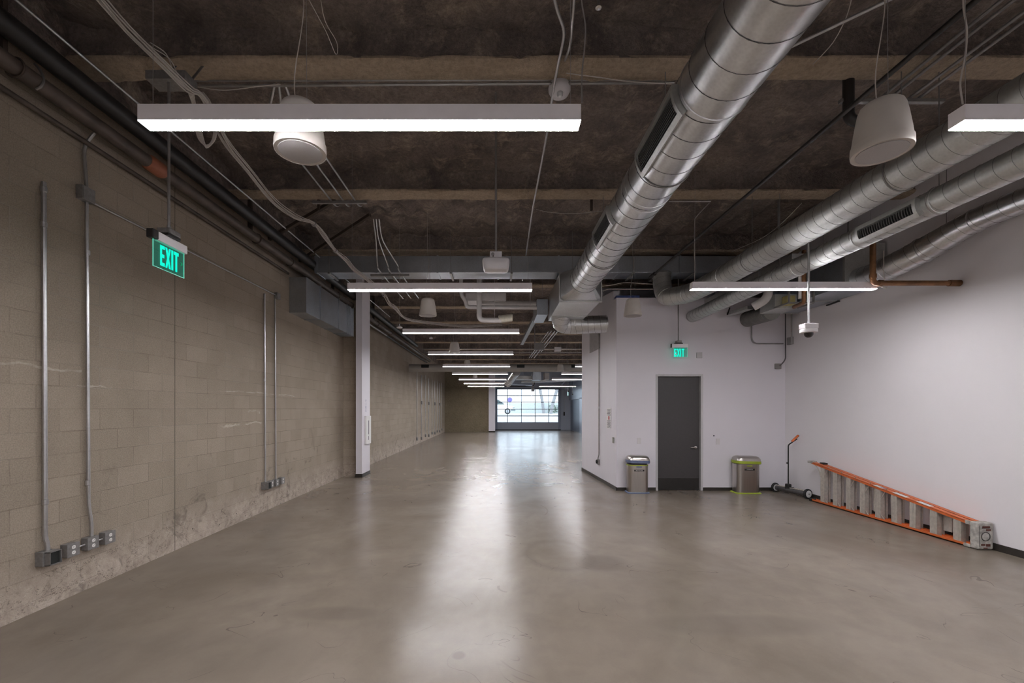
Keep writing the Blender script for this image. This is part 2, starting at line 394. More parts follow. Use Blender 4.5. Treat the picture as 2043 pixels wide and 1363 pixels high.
def tag(o, label=None, cat=None, group=None, kind=None):
    if label: o['label'] = label
    if cat: o['category'] = cat
    if group: o['group'] = group
    if kind: o['kind'] = kind
    return o
def thing(name, label, cat, loc, group=None):
    o = bpy.data.objects.new(name, None); o.empty_display_size = .1; COL.objects.link(o)
    o.location = loc; ORG[o.name] = Vector(loc); return tag(o, label, cat, group)
def struct(o, label=None):
    o['kind'] = 'structure'
    if label: o['label'] = label
    return o
def dup(root, loc, label, group=None):
    r = root.copy(); COL.objects.link(r); r.location = loc; r['label'] = label
    if group: r['group'] = group
    ORG[r.name] = Vector(loc)
    for ch in root.children:
        c = ch.copy(); COL.objects.link(c); c.parent = r; ORG[c.name] = Vector(loc)
        for g in ch.children:
            d = g.copy(); COL.objects.link(d); d.parent = c
    return r

SX1, SY1 = 2.38, 12.55
# ------------------------------------------------------------------ room shell
XL, XR, YP, YE = -3.91, 6.06, 9.39, 36.4
YB = -3.6
FAR_R = 5.86
o = MB().box(XL-.3, XR+.3, YB-.3, YE+.35, -.12, 0).build('floor', M_floor, smooth=0, base=(0, 0, 0)); struct(o, 'polished grey brown concrete floor with stains')
o = MB().box(XL-.25, XL, YB, YE+.2, 0, 5.7).build('wall_left', M_block, smooth=0, base=(0, 0, 0)); struct(o, 'long bare concrete block wall with conduits')
o = MB().box(XR, XR+.2, YB, SY1, 0, 5.7).build('wall_right', M_wall_r, smooth=0, base=(0, 0, 0)); struct(o, 'white wall behind the orange ladder')
o = MB().box(XL, XR, YB-.2, YB, 0, 5.7).build('wall_back', paint_wall('back_wall_paint', (.86, .84, .86)), smooth=0, base=(0, 0, 0)); struct(o, 'white wall closing the hall behind the viewer')
# partition front wall with its door opening
DX0, DX1, DZ = at(1308, 0, YP).x, at(1402, 0, YP).x, at(0, 747, YP).z
PX0 = at(1230, 0, YP).x; PT = at(0, 594, YP).z
b = MB().box(PX0, DX0, YP, YP+.16, 0, PT).box(DX1, XR, YP, YP+.16, 0, PT).box(DX0, DX1, YP, YP+.16, DZ, PT)
o = b.build('wall_partition', M_wall, smooth=0, base=(0, 0, 0)); struct(o, 'white partition wall holding the charcoal door')
SX1, SY1 = 2.38, 12.55
def side(y): return PX0+(SX1-PX0)*(y-YP)/(SY1-YP)
ST = 4.27
b = MB().hexa([(PX0, YP+.16, 0), (PX0+.15, YP+.16, 0), (SX1+.15, SY1, 0), (SX1, SY1, 0), (PX0, YP+.16, PT), (PX0+.15, YP+.16, PT), (SX1+.15, SY1, ST), (SX1, SY1, ST)])
b.hexa([(PX0-.004, YP+.25, PT-.02), (PX0+.145, YP+.25, PT-.02), (SX1+.145, SY1, ST-.02), (SX1-.001, SY1, ST-.02), (PX0-.004, YP+.25, ST), (PX0+.145, YP+.25, ST), (SX1+.145, SY1, ST+.3), (SX1-.001, SY1, ST+.3)])
o = b.build('wall_partition_side', M_wall, smooth=0, base=(0, 0, 0)); struct(o, 'white side wall of the partition, seen at a steep angle')
o = MB().box(SX1+.05, XR, SY1-.15, SY1, 0, 5.7).build('wall_partition_rear', M_wall, smooth=0, base=(0, 0, 0)); struct(o, 'rear wall of the partitioned room')
o = MB().box(PX0+.02, XR, YP+.02, SY1, PT-.1, PT-.02).build('ceiling_partition_room', M_brace, smooth=0, base=(0, 0, 0)); struct(o, 'lid over the partitioned room')
o = MB().box(FAR_R, FAR_R+.2, SY1, YE+.2, 2.45, 5.7).box(FAR_R+.10, FAR_R+.2, 31.8, YE+.2, 0, 2.5).box(FAR_R, FAR_R+.2, SY1, 31.8, 0, 2.5).build('wall_far_right', M_bluegrey, smooth=0, base=(0, 0, 0)); struct(o, 'blue grey wall at the far end beside the glazed door')
ZE1 = 33.3
o = MB().box(XL, at(975, 0, ZE1).x, ZE1, YE+.2, 0, 5.5).build('wall_end_left', M_conc, smooth=0, base=(0, 0, 0)); struct(o, 'brown concrete end wall left of the glazed door')
cxa, cxb = at(975, 0, ZE1-.3).x, at(987.5, 0, ZE1-.3).x
o = MB().box(cxa, cxb, ZE1-.3, YE, .08, 5.5).build('column', M_wall, smooth=0); struct(o, 'white column at the edge of the brown end wall')
ORG[o.name] = o.location.copy()
MB().box(cxa-.01, cxb+.01, ZE1-.315, YE, 0, .09).build('baseboard', M_base, o, smooth=0)
# wall above and beside the overhead door
GX0, GX1 = at(988.5, 0, YE).x, at(1116.7, 0, YE).x; GZ = at(0, 775, YE).z
o = MB().box(GX0-.2, FAR_R+.1, YE, YE+.2, GZ, 5.7).box(GX1, FAR_R+.1, YE, YE+.2, 0, GZ).box(cxb-.1, GX0, YE, YE+.2, 0, GZ).build('wall_end_right', paint_wall('end_wall_paint', (.42, .45, .52)), smooth=0, base=(0, 0, 0))
struct(o, 'pale blue grey wall around the glazed overhead door')
# pilaster and column on the left wall
o = MB().box(XL-.02, -3.54, 11.33, 11.95, 0, 5.3).build('pilaster', M_blockX, smooth=0, base=(0, 0, 0)); struct(o, 'block pilaster behind the white column')
o = MB().box(-3.54, -3.385, 11.17, 11.86, .09, 5.3).build('column', M_wall, smooth=0, base=(-3.46, 11.5, 0)); struct(o, 'white boxed column standing by the block pilaster')
MB().box(-3.55, -3.375, 11.155, 11.87, 0, .085).build('baseboard', M_base, o, smooth=0)
# baseboards
o = MB().box(PX0-.012, DX0, YP-.012, YP, 0, .068).box(DX1, XR, YP-.012, YP, 0, .068).build('baseboard_partition', M_base, smooth=0); struct(o)
o = MB().box(XR-.014, XR, YB, YP-.012, 0, .085).build('baseboard_right', M_base, smooth=0); struct(o)
o = MB().hexa([(PX0-.014, YP-.012, 0), (PX0, YP-.012, 0), (SX1, SY1, 0), (SX1-.014, SY1, 0), (PX0-.014, YP-.012, .075), (PX0, YP-.012, .075), (SX1, SY1, .075), (SX1-.014, SY1, .075)]).build('baseboard_side', M_base, smooth=0); struct(o)

# ------------------------------------------------------------------ ceiling deck
DK, BB = 5.19, 4.87
def nz(x, y, z, s): return noise.fractal(Vector((x*s, y*s, z*s)), 1.0, 2.0, 4)
def deck():
    b = MB(); xs = [XL-.1+.075*i for i in range(int((XR-XL+.3)/.075)+1)]
    ys = []; y = YB
    while y < YE+.3: ys.append(y); y += .075 if y < 13 else .22
    for y in ys:
        for x in xs:
            z = DK + (.036 if 6.6 < y < 8.9 else .014)*math.sin(2*PI*x/.36+.6*nz(x, y, 0, .7)) + .06*nz(x, y, 1, 1.3)+.035*nz(x, y, 5, 5)
            b.v.append(Vector((x, y, z)))
    n = len(xs)
    for j in range(len(ys)-1):
        for i in range(n-1):
            a = j*n+i; b.f.append((a, a+1, a+n+1, a+n))
    top = DK+.5; o4 = len(b.v)
    b.box(XL-.2, XR+.2, YB-.2, YE+.3, top, top+.1)
    return b
o = deck().build('ceiling', M_deck, smooth=60, base=(0, 0, 0)); struct(o, 'dark sprayed corrugated ceiling deck')
def beam(Y0, step, x0=XL-.02, x1=XR+.02, web=False):
    # wide bottom flange and narrower web under a coat of sprayed fireproofing
    if web: prof = [(.05, .55), (.03, .25), (.035, .12), (.005, .022), (.255, .022), (.225, .12), (.23, .25), (.21, .55)]
    else: prof = [(.0, .038), (-.002, .012), (.025, -.004), (.09, -.008), (.17, -.008), (.235, -.004), (.262, .012), (.26, .038)]
    rings = []; x = x0; k = 0
    while True:
        r = []
        for (py, pz) in prof:
            q = nz(x, Y0+py*3, pz*3, 2.2)*(.035 if web and pz > .1 else .016)+nz(x, Y0+py*5, pz*5, 9)*.012
            r.append(Vector((x, Y0+py+q*(1 if py > .13 else -1), BB+pz-abs(q)*.8)))
        rings.append(r)
        if x >= x1: break
        x = min(x1, x+step)
    return MB().loft(rings)
for k in range(-2, 14):
    Yk = 4.02+2.44*k
    o = beam(Yk, .07 if 0 < Yk < 12 else .3, XL-.02, (XR if Yk < 12 else FAR_R)+.02).build('ceiling_beam', M_beam, smooth=60, base=(0, Yk, BB))
    struct(o, 'sprayed steel beam crossing under the deck'); ORG[o.name] = Vector((0, Yk, BB))
    beam(Yk, .09 if 0 < Yk < 12 else .3, XL-.02, (XR if Yk < 12 else FAR_R)+.02, True).build('web', M_deck, o, smooth=60)

o = MB().box(XL-.005, XL+.02, YB, YE, 4.66, 5.35).build('trim_1', M_deck, smooth=0, base=(0, 0, 4.66)); struct(o, 'dark strip along the top of the block wall')  # thin strip in the deck material, added to darken the top of the block wall
# ------------------------------------------------------------------ charcoal door in the partition
d = MB().box(DX0, DX0+.045, YP-.015, YP+.16, 0, DZ).box(DX1-.045, DX1, YP-.015, YP+.16, 0, DZ).box(DX0+.045, DX1-.045, YP-.015, YP+.16, DZ-.045, DZ)
df = d.build('door_1', M_frame, smooth=0, bevel=.004, base=((DX0+DX1)/2, YP, 0)); struct(df, 'charcoal door in a white frame'); ORG[df.name] = Vector(((DX0+DX1)/2, YP, 0))
dl = MB().box(DX0+.047, DX1-.047, YP+.06, YP+.105, .01, DZ-.047).build('door_leaf', M_doorleaf, df, smooth=0, bevel=.002)
MB().box(DX0+.055, DX1-.060, YP+.056, YP+.061, .02, .255).build('kick_plate', M_kick, dl, smooth=0)
hx, hz = at(1390, 893, YP).x, at(0, 893, YP).z
h = MB().lathe((hx, YP+.06, hz), [(.028, 0), (.028, -.012), (.012, -.016), (.012, -.05)], 20, 'Y').tube(fillet([(hx, YP+.015, hz), (hx-.02, YP+.010, hz), (hx-.125, YP+.014, hz-.004)], .02), .009, 10)
h.build('door_handle', M_chrome, dl)

# ------------------------------------------------------------------ glazed overhead door
def gx(px): return at(px, 0, YE).x
def gz(py): return at(0, py, YE).z
colx = [988.5, 1012.5, 1040.3, 1067.6, 1095, 1116.7]; rowy = [775.5, 789.3, 802.8, 816.5, 830, 843.2]
g = MB()
yf0, yf1 = YE+.05, YE+.10
g.box(GX0, GX0+.16, yf0-.01, yf1, .02, GZ).box(GX1-.12, GX1, yf0-.01, yf1, .02, GZ).box(GX0, GX1, yf0-.01, yf1, GZ-.1, GZ)
for i, px in enumerate(colx[1:-1]): g.box(gx(px)-.022, gx(px)+.022, yf0, yf1, gz(843.2), GZ)
for py in rowy[1:]: g.box(GX0, GX1, yf0, yf1, gz(py)-.028, gz(py)+.028)
gd = g.build('door_2', M_doorpanel, smooth=0, base=((GX0+GX1)/2, YE+.07, 0)); struct(gd, 'glazed sectional overhead door at the far end'); ORG[gd.name] = Vector(((GX0+GX1)/2, YE+.07, 0))
MB().box(GX0+.1, GX1-.1, YE+.07, YE+.078, gz(843.2), GZ-.05).build('glass', M_glass, gd, smooth=0)
gb = MB().box(GX0, GX1, yf0+.01, yf1-.01, .10, gz(843.2)).box(GX0, GX1, yf0-.005, yf1, .02, .12)
for px in colx[1:-1]: gb.box(gx(px)-.018, gx(px)+.018, yf0, yf1, .1, gz(843.2))
gb.build('bottom_panel', simple('overhead_panel', (.36, .38, .43), .5, .1, .03), gd, smooth=0)
tr = MB()
for x in (GX0-.03, GX1+.03):
    tr.tube(fillet([(x, YE-.06, .05), (x, YE-.06, GZ+.15), (x, YE-3.2, GZ+.45)], .35), .028, 8)
tr.build('door_track', M_doorpanel, gd)
MB().box(GX0-.1, GX1+.1, YE-.03, YE-.004, -.0, .05).build('floor_seal', M_rubber, gd, smooth=0)
# recessed panel on the far blue grey wall
MB()

# ------------------------------------------------------------------ linear pendant lights
LZ = 3.305
def linear_light(x0, Y, label, cords=True, dz=0.0, dh=0.0):
    w, hh, Ln = .093, .090, 2.435
    z = LZ+dz
    t = thing('linear_pendant_light', label, 'ceiling light', (x0, Y, z), 'linear pendant lights')
    b = MB().box(x0, x0+Ln, Y, Y+w, z+.004, z+hh)
    b.build('housing', M_fixture, t, smooth=0)
    MB().box(x0+.001, x0+Ln-.001, Y+.001, Y+w-.001, z-.003, z+.0038).build('diffuser', M_led, t, smooth=0)
    for xx in (x0+.05, x0+Ln-.05):
        MB().tube([(xx, Y+w/2, z+hh), (xx, Y+w/2, DK-.02)], .0016, 5).build('suspension_cable', M_wire, t)
    return t
pos = [2.448+3.43*i for i in range(9)]
dzs = [0, -.012, .0, -.03, -.05, -.06, -.075, -.085, -.085]
labs = ['white linear pendant light in front of the large white cone speaker',
        'lit linear pendant light just below the grey cross duct and white access point',
        'third lit linear pendant of the long row, below the white drain pipes',
        'fourth lit linear pendant of the long row, with a small cone speaker before it',
        'fifth lit linear pendant of the long row, in front of the far round cross duct',
        'sixth lit linear pendant of the long row, just beyond the far round cross duct',
        'seventh lit linear pendant counting down the long row',
        'eighth lit linear pendant, second from the end of the long row',
        'last and farthest linear pendant of the long row, by the brown end wall']
Lt = None
for i in range(9):
    if Lt is None: Lt = linear_light(-1.975, pos[i], labs[i])
    else: dup(Lt, (-1.975, pos[i], LZ+dzs[i]), labs[i])
dup(Lt, (2.568, pos[0], LZ), 'linear pendant light cut by the picture edge, right of the large hanging speaker')
dup(Lt, (2.575, pos[1], LZ), 'lit linear pendant light hanging before the dome camera rod and partition wall')
for i, lb in ((4, 'small lit linear pendant tip, highest of the short far row beside the partition'),
              (5, 'lit linear pendant, second highest of the short far row beside the partition'),
              (6, 'lit linear pendant, third of the short far row beside the partition'),
              (8, 'lowest linear pendant of the short far row, above the glazed door')):
    dup(Lt, (2.84, pos[i], LZ+dzs[i]), lb)
for i, x in ((-1, -1.975), (-1, 2.57)):
    dup(Lt, (x, 2.448+3.43*i, LZ), 'linear pendant light behind the viewer, '+('over the aisle' if x < 0 else 'near the white wall'))
def cable(name, label, cat, pts, r, mat, n=6, group=None, sm=True):
    o = MB().tube(smoothpath(pts) if sm else pts, r, n).build(name, mat)
    return tag(o, label, cat, group)
# power cords of the lights
Z1 = pos[0]+.12
cable('power_cord', 'thin grey power cord dropping to the right end of the front light', 'cord',
      [at(1158, -60, Z1), at(1160, 0, Z1), at(1168, 52, Z1), at(1166, 95, Z1), at(1161, 150, Z1), at(1161, 205, Z1-.02)], .0042, M_wire, group='light power cords')
cable('power_cord', 'white curved power cord above the light cut by the picture edge', 'cord',
      [at(1924, -60, Z1), at(1922, 10, Z1), at(1929, 60, Z1), at(1926, 110, Z1), at(1916, 165, Z1), at(1921, 208, Z1)], .0050, M_cable, group='light power cords')
cable('power_cord', 'grey power cord at the inner end of the light before the partition', 'cord',
      [at(1415, 405, 5.98), at(1390, 432, 5.98), at(1386, 445, 5.98), at(1386, 500, 5.98), at(1386, 567, 5.93)], .006, M_wire, group='light power cords')
cable('power_cord', 'white power cord looped at the end of the light by the rusty pipe', 'cord',
      [at(1763, 500, 5.93), at(1764, 555, 5.93), at(1770, 565, 5.95), at(1768, 575, 5.93), at(1755, 571, 5.93), at(1742, 563, 5.95), at(1739, 566, 5.93)], .005, M_cable, group='light power cords')

# ------------------------------------------------------------------ cone speakers
def speaker():
    z0 = 3.27; c = (0, 0, z0)
    t = thing('pendant_speaker', 'x', 'speaker', c, 'white cone pendant speakers')
    b = MB().lathe(c, [(.150, .004), (.152, .0), (.154, .012), (.1525, .055), (.148, .057), (.140, .12), (.128, .20), (.118, .255), (.108, .282), (.09, .298), (.05, .305), (.0, .306)], 40)
    b.build('body', M_speaker, t)
    MB().lathe(c, [(.0, -.004), (.11, -.003), (.128, .0), (.1285, .006), (.0, .0055)], 40).build('grille', M_grille, t)
    MB().tube(smoothpath([(-.03, 0, z0+.30), (-.035, .0, z0+.5), (.02, 0, z0+.9), (-.01, 0, z0+1.2), (.0, 0, DK-.02)]), .0032, 5).build('cable', M_cable, t)
    MB().tube([(.04, 0, z0+.30), (.03, .0, DK-.02)], .0018, 5).build('suspension_wire', M_wire, t)
    return t
s0 = speaker(); s0.location = (-1.235, 2.80, 3.33); s0['label'] = 'large white cone speaker hanging behind the front linear light'
dup(s0, (2.335, 2.71, 3.275), 'large white cone speaker hanging alone below the black pipe, near the right ducts')
dup(s0, (-1.22, 7.85, 3.36), 'white cone speaker hanging over the aisle below the second light')
dup(s0, (2.385, 7.85, 3.355), 'white cone speaker hanging before the top corner of the partition wall')
dup(s0, (-1.2, 12.55, 3.30), 'small cone speaker overlapping the fourth light of the long row')
dup(s0, (-1.25, 18.6, 3.46), 'tiny cone speaker showing above and below the fifth light')
dup(s0, (-1.2, 24.2, 3.28), 'tiny cone speaker behind the sixth light of the long row')
dup(s0, (2.62, 18.5, 3.27), 'small cone speaker in front of the far cross duct beside the partition edge')

# ------------------------------------------------------------------ ducts
def spiral(name, label, pts, r, mat, pitch, seam_r=.0035, collars=(), phase=0, hang=(), n=40, tail=True):
    P = resample(pts, .05)
    base = P[0]
    t = thing(name, label, 'duct', (base.x, base.y, base.z-r))
    tot = [0]
    for a, b_ in zip(P, P[1:]): tot.append(tot[-1]+(b_-a).length)
    rr = r if callable(r) else (lambda s: r)
    MB().tube(P, [rr(s/tot[-1]) for s in tot], n).build('duct_tube', mat, t)
    fr = frames(P); h = []
    steps = 28; total = tot[-1]; s = 0; i = 0; ds = pitch/steps
    while s < total:
        while i < len(tot)-2 and tot[i+1] < s: i += 1
        f = (s-tot[i])/max(1e-6, tot[i+1]-tot[i]); p = P[i].lerp(P[i+1], f); u, w = fr[i]
        a = 2*PI*s/pitch+phase; h.append(p+(u*math.cos(a)+w*math.sin(a))*(rr(s/total)+.001)); s += ds
    MB().tube(h, seam_r, 4).build('spiral_seam', M_seam if mat is M_galv else M_seam_l, t)
    for (s0_, wd) in collars:
        i = min(range(len(tot)), key=lambda q: abs(tot[q]-s0_)); u, w = fr[i]; d = (P[min(i+1, len(P)-1)]-P[i-1]).normalized()
        R = rr(s0_/total)
        MB().tube([P[i]-d*wd/2, P[i]-d*wd/2+d*.004, P[i]+d*wd/2-d*.004, P[i]+d*wd/2], [R+.001, R+.007, R+.007, R+.001], n).build('collar', mat, t)
    for y in hang:
        q = min(P, key=lambda p: abs(p.y-y)); R = rr(0)
        hb = MB()
        hb.tube([(q.x+math.cos(a)*(R+.006), y, q.z+math.sin(a)*(R+.006)) for a in [2*PI*k/32 for k in range(33)]], .006, 6, caps=False)
        hb.tube([(q.x, y, q.z+R), (q.x, y, DK)], .005, 6); hb.build('hanger', M_cond_wall, t)
    return t
def register(parent, cx, cz, r, y0, y1, ang0, ang1, bars, lengthwise):
    # curved supply register: frame, dark recess and louvre bars on the duct's side (angles from +X, counter-clockwise seen along +Y)
    def P(a, rad, y): return Vector((cx+math.cos(a)*rad, y, cz+math.sin(a)*rad))
    def patch(b, a0, a1, ya, yb, r0, r1, n=8):
        vs = []; fs = []
        for k in range(n+1):
            a = a0+(a1-a0)*k/n
            vs += [P(a, r0, ya), P(a, r1, ya), P(a, r1, yb), P(a, r0, yb)]
        for k in range(n):
            i = 4*k; j = i+4
            for q in range(4): fs.append((i+q, i+(q+1) % 4, j+(q+1) % 4, j+q))
        fs += [(3, 2, 1, 0), (4*n, 4*n+1, 4*n+2, 4*n+3)]; b.add(vs, fs)
    fw = .035; da = fw/r
    f = MB(); R1 = r+.05
    patch(f, ang0, ang1, y0, y0+fw, r-.002, R1); patch(f, ang0, ang1, y1-fw, y1, r-.002, R1)
    patch(f, ang0, ang0+da, y0+fw, y1-fw, r-.002, R1, 2); patch(f, ang1-da, ang1, y0+fw, y1-fw, r-.002, R1, 2)
    rg = f.build('register_frame', M_galv_d, parent, smooth=30)
    bk = MB(); patch(bk, ang0+da, ang1-da, y0+fw, y1-fw, r, r+.003); rc = bk.build('register_recess', M_darkhole, parent, smooth=30)
    lv = MB()
    for k in range(bars):
        t = (k+.5)/bars
        if lengthwise:
            a = ang0+da+(ang1-ang0-2*da)*t; wda = (ang1-ang0-2*da)/bars*.16; patch(lv, a-wda, a+wda, y0+fw, y1-fw, r+.020, r+.030, 1)
        else:
            y = y0+fw+(y1-y0-2*fw)*t; wy = (y1-y0-2*fw)/bars*.17; patch(lv, ang0+da, ang1-da, y-wy, y+wy, r+.018, r+.026, 8)
    lv.build('register_louvre', simple('louvre_dark', (.10, .10, .10), .55, .3), parent, smooth=30)

D1X, D1Z, D1R = 1.565, 1.72+2.32, .254
d1 = spiral('spiral_duct', 'large shiny spiral duct running overhead down the middle of the hall', [(D1X, YB+.4, D1Z), (D1X, 8.02, D1Z)], D1R, M_galv, .235, .0032,
            collars=((4.62-YB-.4, .05), (4.72-YB-.4, .03), (6.75-YB-.4, .05), (3.2-YB-.4, .03)), hang=(-.5, 2.1, 4.15, 6.58), phase=1)
register(d1, D1X, D1Z, D1R, 3.22, 4.10, PI-.10, PI+.72, 9, True)
register(d1, D1X, D1Z, D1R, 5.15, 5.95, PI-.10, PI+.72, 9, True)
# square to round transition + plenum under it
bx0, bx1, bz0, bz1 = 1.185, 1.955, 3.755, 4.30
r0 = [Vector((D1X+D1R*math.cos(a), 8.0, D1Z+D1R*math.sin(a))) for a in [2*PI*(k+.5)/32+PI/4*0 for k in range(32)]]
def sq(a):
    c, s_ = math.cos(a), math.sin(a); k = 1/max(abs(c), abs(s_)); return ((bx0+bx1)/2+c*k*(bx1-bx0)/2, (bz0+bz1)/2+s_*k*(bz1-bz0)/2)
r1 = [Vector((sq(2*PI*(k+.5)/32)[0], 8.42, sq(2*PI*(k+.5)/32)[1])) for k in range(32)]
pl = thing('duct_plenum', 'flat bottomed sheet metal plenum where the big round duct ends', 'duct', ((bx0+bx1)/2, 9.4, bz0))
MB().loft([r0, r1]).build('transition', M_galv, pl, smooth=20)
MB().box(bx0, bx1, 8.42, 10.35, bz0, bz1).build('plenum_box', M_galv, pl, smooth=0, bevel=.004)
fl = MB().box(bx0-.02, bx1+.02, 8.40, 8.44, bz0-.022, bz0).box(bx0-.02, bx0, 8.40, 8.44, bz0, bz1).box(bx1, bx1+.02, 8.40, 8.44, bz0, bz1).box(bx0-.015, bx1+.015, 9.75, 9.78, bz0-.012, bz0)
fl.build('flange', M_galv_d, pl, smooth=0)
MB().bar((bx0+.1, 9.6, bz1), (bx0+.1, 9.6, DK), .02, .004).build('hanger', M_cond_wall, pl); MB().bar((bx1-.1, 9.6, bz1), (bx1-.1, 9.6, DK), .02, .004).build('hanger', M_cond_wall, pl)
spiral('spiral_duct', 'short round cross duct turning from the plenum into the partition side wall',
       fillet([(1.52, 10.02, 4.0), (1.44, 10.28, 3.68), (1.65, 10.35, 3.66), (side(10.2)+.05, 10.2, 3.66)], .22, 8), .20, M_galv, .14, .003, collars=((.33, .03), (.75, .03)))

# transverse rectangular duct
tx0 = at(627, 0, 8.75).x; tz0, tz1 = 1.72+2.675, 1.72+3.0
td = thing('rectangular_duct', 'long dark rectangular duct crossing the hall under a beam', 'duct', ((tx0+4.6)/2, 8.97, tz0))
MB().box(tx0, 4.9, 8.75, 9.2, tz0, tz1).build('duct_body', M_sheet, td, smooth=0, bevel=.004)
for x in [tx0+.02+i*1.19 for i in range(8)]: MB().box(x, x+.035, 8.742, 9.208, tz0-.010, tz1+.01).build('joint', M_sheet, td, smooth=0)
for x in [tx0+.3+i*1.19 for i in range(7)]: MB().tube([(x, 8.73, tz0-.03), (x, 8.73, DK)], .004, 5).box(x-.02, x+.02, 8.7, 9.22, tz0-.035, tz0-.012).build('hanger', M_cond_wall, td)
# left wall rectangular duct
ld = thing('rectangular_duct', 'dull grey rectangular duct along the top of the block wall', 'duct', (-3.74, 9.8, 3.5))
MB().box(XL+.001, -3.585, 8.385, 11.12, 3.53, 4.20).build('duct_body', M_sheet, ld, smooth=0, bevel=.004)
for y in (9.02, 10.05, 10.62, 10.74, 10.86, 11.06): MB().box(XL+.001, -3.565, y, y+.03, 3.518, 4.21).build('joint', M_sheet, ld, smooth=0)

# right hand ducts
D2X, D2Z = 3.76, 3.92
d2 = spiral('spiral_duct', 'upper spiral duct on the right that elbows up at the cross duct',
            fillet([(D2X, YB+.4, D2Z), (D2X, 7.4, D2Z), (3.62, 8.4, D2Z-.03), (3.30, 8.74, 3.90), (3.27, 8.84, 4.12), (3.27, 8.86, tz0-.001)], .30, 8), .172, M_galv_d, .134, .0018,
            collars=((7.35-YB-.4, .04), (8.45-YB-.4, .03), (8.9-YB-.4, .03), (12.72, .03), (12.9, .03)), hang=(1.5, 4.15, 6.58))
D3X, D3Z = 4.12, 3.665
d3 = spiral('spiral_duct', 'middle spiral duct on the right with a slatted register, entering the partition wall', [(D3X, YB+.4, D3Z), (D3X, 6.0, D3Z), (D3X-.02, YP+.05, D3Z-.0)], .122, M_galv_d, .134, .0017,
            collars=((4.15-YB-.4, .03), (5.03-YB-.4, .03), (6.1-YB-.4, .03)), hang=(1.6, 4.16, 6.5))
register(d3, D3X, D3Z, .122, 4.22, 4.93, PI-.35, PI+.80, 22, False)
d4p = smoothpath([(5.76, YB+.4, 4.0), (5.76, 3.0, 4.0), (5.755, 4.8, 4.0), (5.74, 5.35, 3.98), (5.68, 5.8, 3.86), (5.60, 6.2, 3.76), (5.60, 6.6, 3.72), (5.63, 6.95, 3.74)], 8)
def d4build():
    tot = sum((b-a).length for a, b in zip(d4p, d4p[1:]))
    t = thing('spiral_duct', 'lowest spiral duct on the right, bending down to the grey plenum', 'duct', (5.76, 3, 3.86))
    def R(s): return .135+.030*max(0.0, min(1.0, (s-8.5)/.6))
    P = resample(d4p, .04); tt = [0]
    for a, b in zip(P, P[1:]): tt.append(tt[-1]+(b-a).length)
    MB().tube(P, [R(s) for s in tt], 40).build('duct_tube', M_galv, t)
    fr = frames(P); h = []; s = 0; i = 0
    while s < tt[-1]:
        while i < len(tt)-2 and tt[i+1] < s: i += 1
        p = P[i].lerp(P[i+1], (s-tt[i])/(tt[i+1]-tt[i])); u, w = fr[i]; a = 2*PI*s/.15
        h.append(p+(u*math.cos(a)+w*math.sin(a))*(R(s)+.001)); s += .15/28
    MB().tube(h, .0020, 4).build('spiral_seam', M_seam_l, t)
    for s0_ in (8.55, 9.15, 9.62):
        i = min(range(len(tt)), key=lambda q: abs(tt[q]-s0_)); d = (P[i+1]-P[i-1]).normalized()
        MB().tube([P[i]-d*.02, P[i]-d*.015, P[i]+d*.015, P[i]+d*.02], [R(s0_)+.001, R(s0_)+.010, R(s0_)+.010, R(s0_)+.001], 40).build('collar', M_galv, t)
    hb = MB().tube([(5.66, 5.62, 4.05), (5.66, 5.62, DK)], .004, 5).tube([(5.76, 4.15, 4.13), (5.76, 4.15, DK)], .004, 5); hb.build('hanger', M_cond_wall, t)
d4build()
pb = thing('rectangular_duct', 'big grey rectangular duct in the upper corner above the dome camera', 'duct', (5.72, 7.9, 3.62))
MB().box(5.42, XR-.03, 6.95, 8.95, 3.645, 4.28).build('duct_body', M_sheet, pb, smooth=0, bevel=.004)
for y in (6.93, 7.9, 8.92): MB().box(5.40, XR-.03, y, y+.04, 3.63, 4.3).build('joint', M_galv_d, pb, smooth=0)
MB().bar((5.5, 7.5, 4.28), (5.5, 7.5, DK), .03, .004).bar((5.9, 7.5, 4.28), (5.9, 7.5, DK), .03, .004).build('hanger', M_cond_wall, pb)
rb = thing('rectangular_duct', 'slim sheet metal duct above the door, between the round ducts', 'duct', (4.5, 8, 3.8))
MB().box(4.36, 4.72, 6.6, YP, 3.80, 4.02).build('duct_body', M_galv_d, rb, smooth=0, bevel=.003)
for y in (7.4, 8.5): MB().box(4.35, 4.73, y, y+.03, 3.79, 4.03).build('joint', M_galv, rb, smooth=0)
MB().bar((4.54, 7.2, 4.02), (4.54, 7.2, DK), .03, .004).build('hanger', M_cond_wall, rb)
r5 = at(1491, 637, YP); r5b = at(1540, 622, 8.45)
spiral('flexible_duct', 'dull ribbed duct entering the partition wall above the door and to its right', [r5b, r5+Vector((0, .03, 0))], .155, simple('flex_duct', (.25, .25, .235), .6, .4), .035, .006)
vb = thing('terminal_box', 'open framed metal air box beside the ribbed duct', 'duct box', (5.18, 8.2, 3.5))
MB().box(4.98, 5.38, 8.0, 8.46, 3.52, 3.78).build('box_body', M_galv_d, vb, smooth=0, bevel=.003)
fr_ = MB()
for x in (4.97, 5.39):
    fr_.bar((x, 7.6, 3.53), (x, 8.0, 3.53), .025, .025).bar((x, 7.6, 3.83), (x, 8.0, 3.83), .025, .025).bar((x, 7.6, 3.53), (x, 7.6, 3.83), .025, .025)
fr_.bar((4.97, 7.6, 3.53), (5.39, 7.6, 3.53), .025, .025).bar((4.97, 7.6, 3.83), (5.39, 7.6, 3.83), .025, .025)
fr_.build('frame', M_cond_wall, vb)
MB().box(5.1, 5.25, 7.85, 7.99, 3.56, 3.72).build('actuator', simple('actuator_yellow', (.42, .36, .14), .6), vb, bevel=.01)
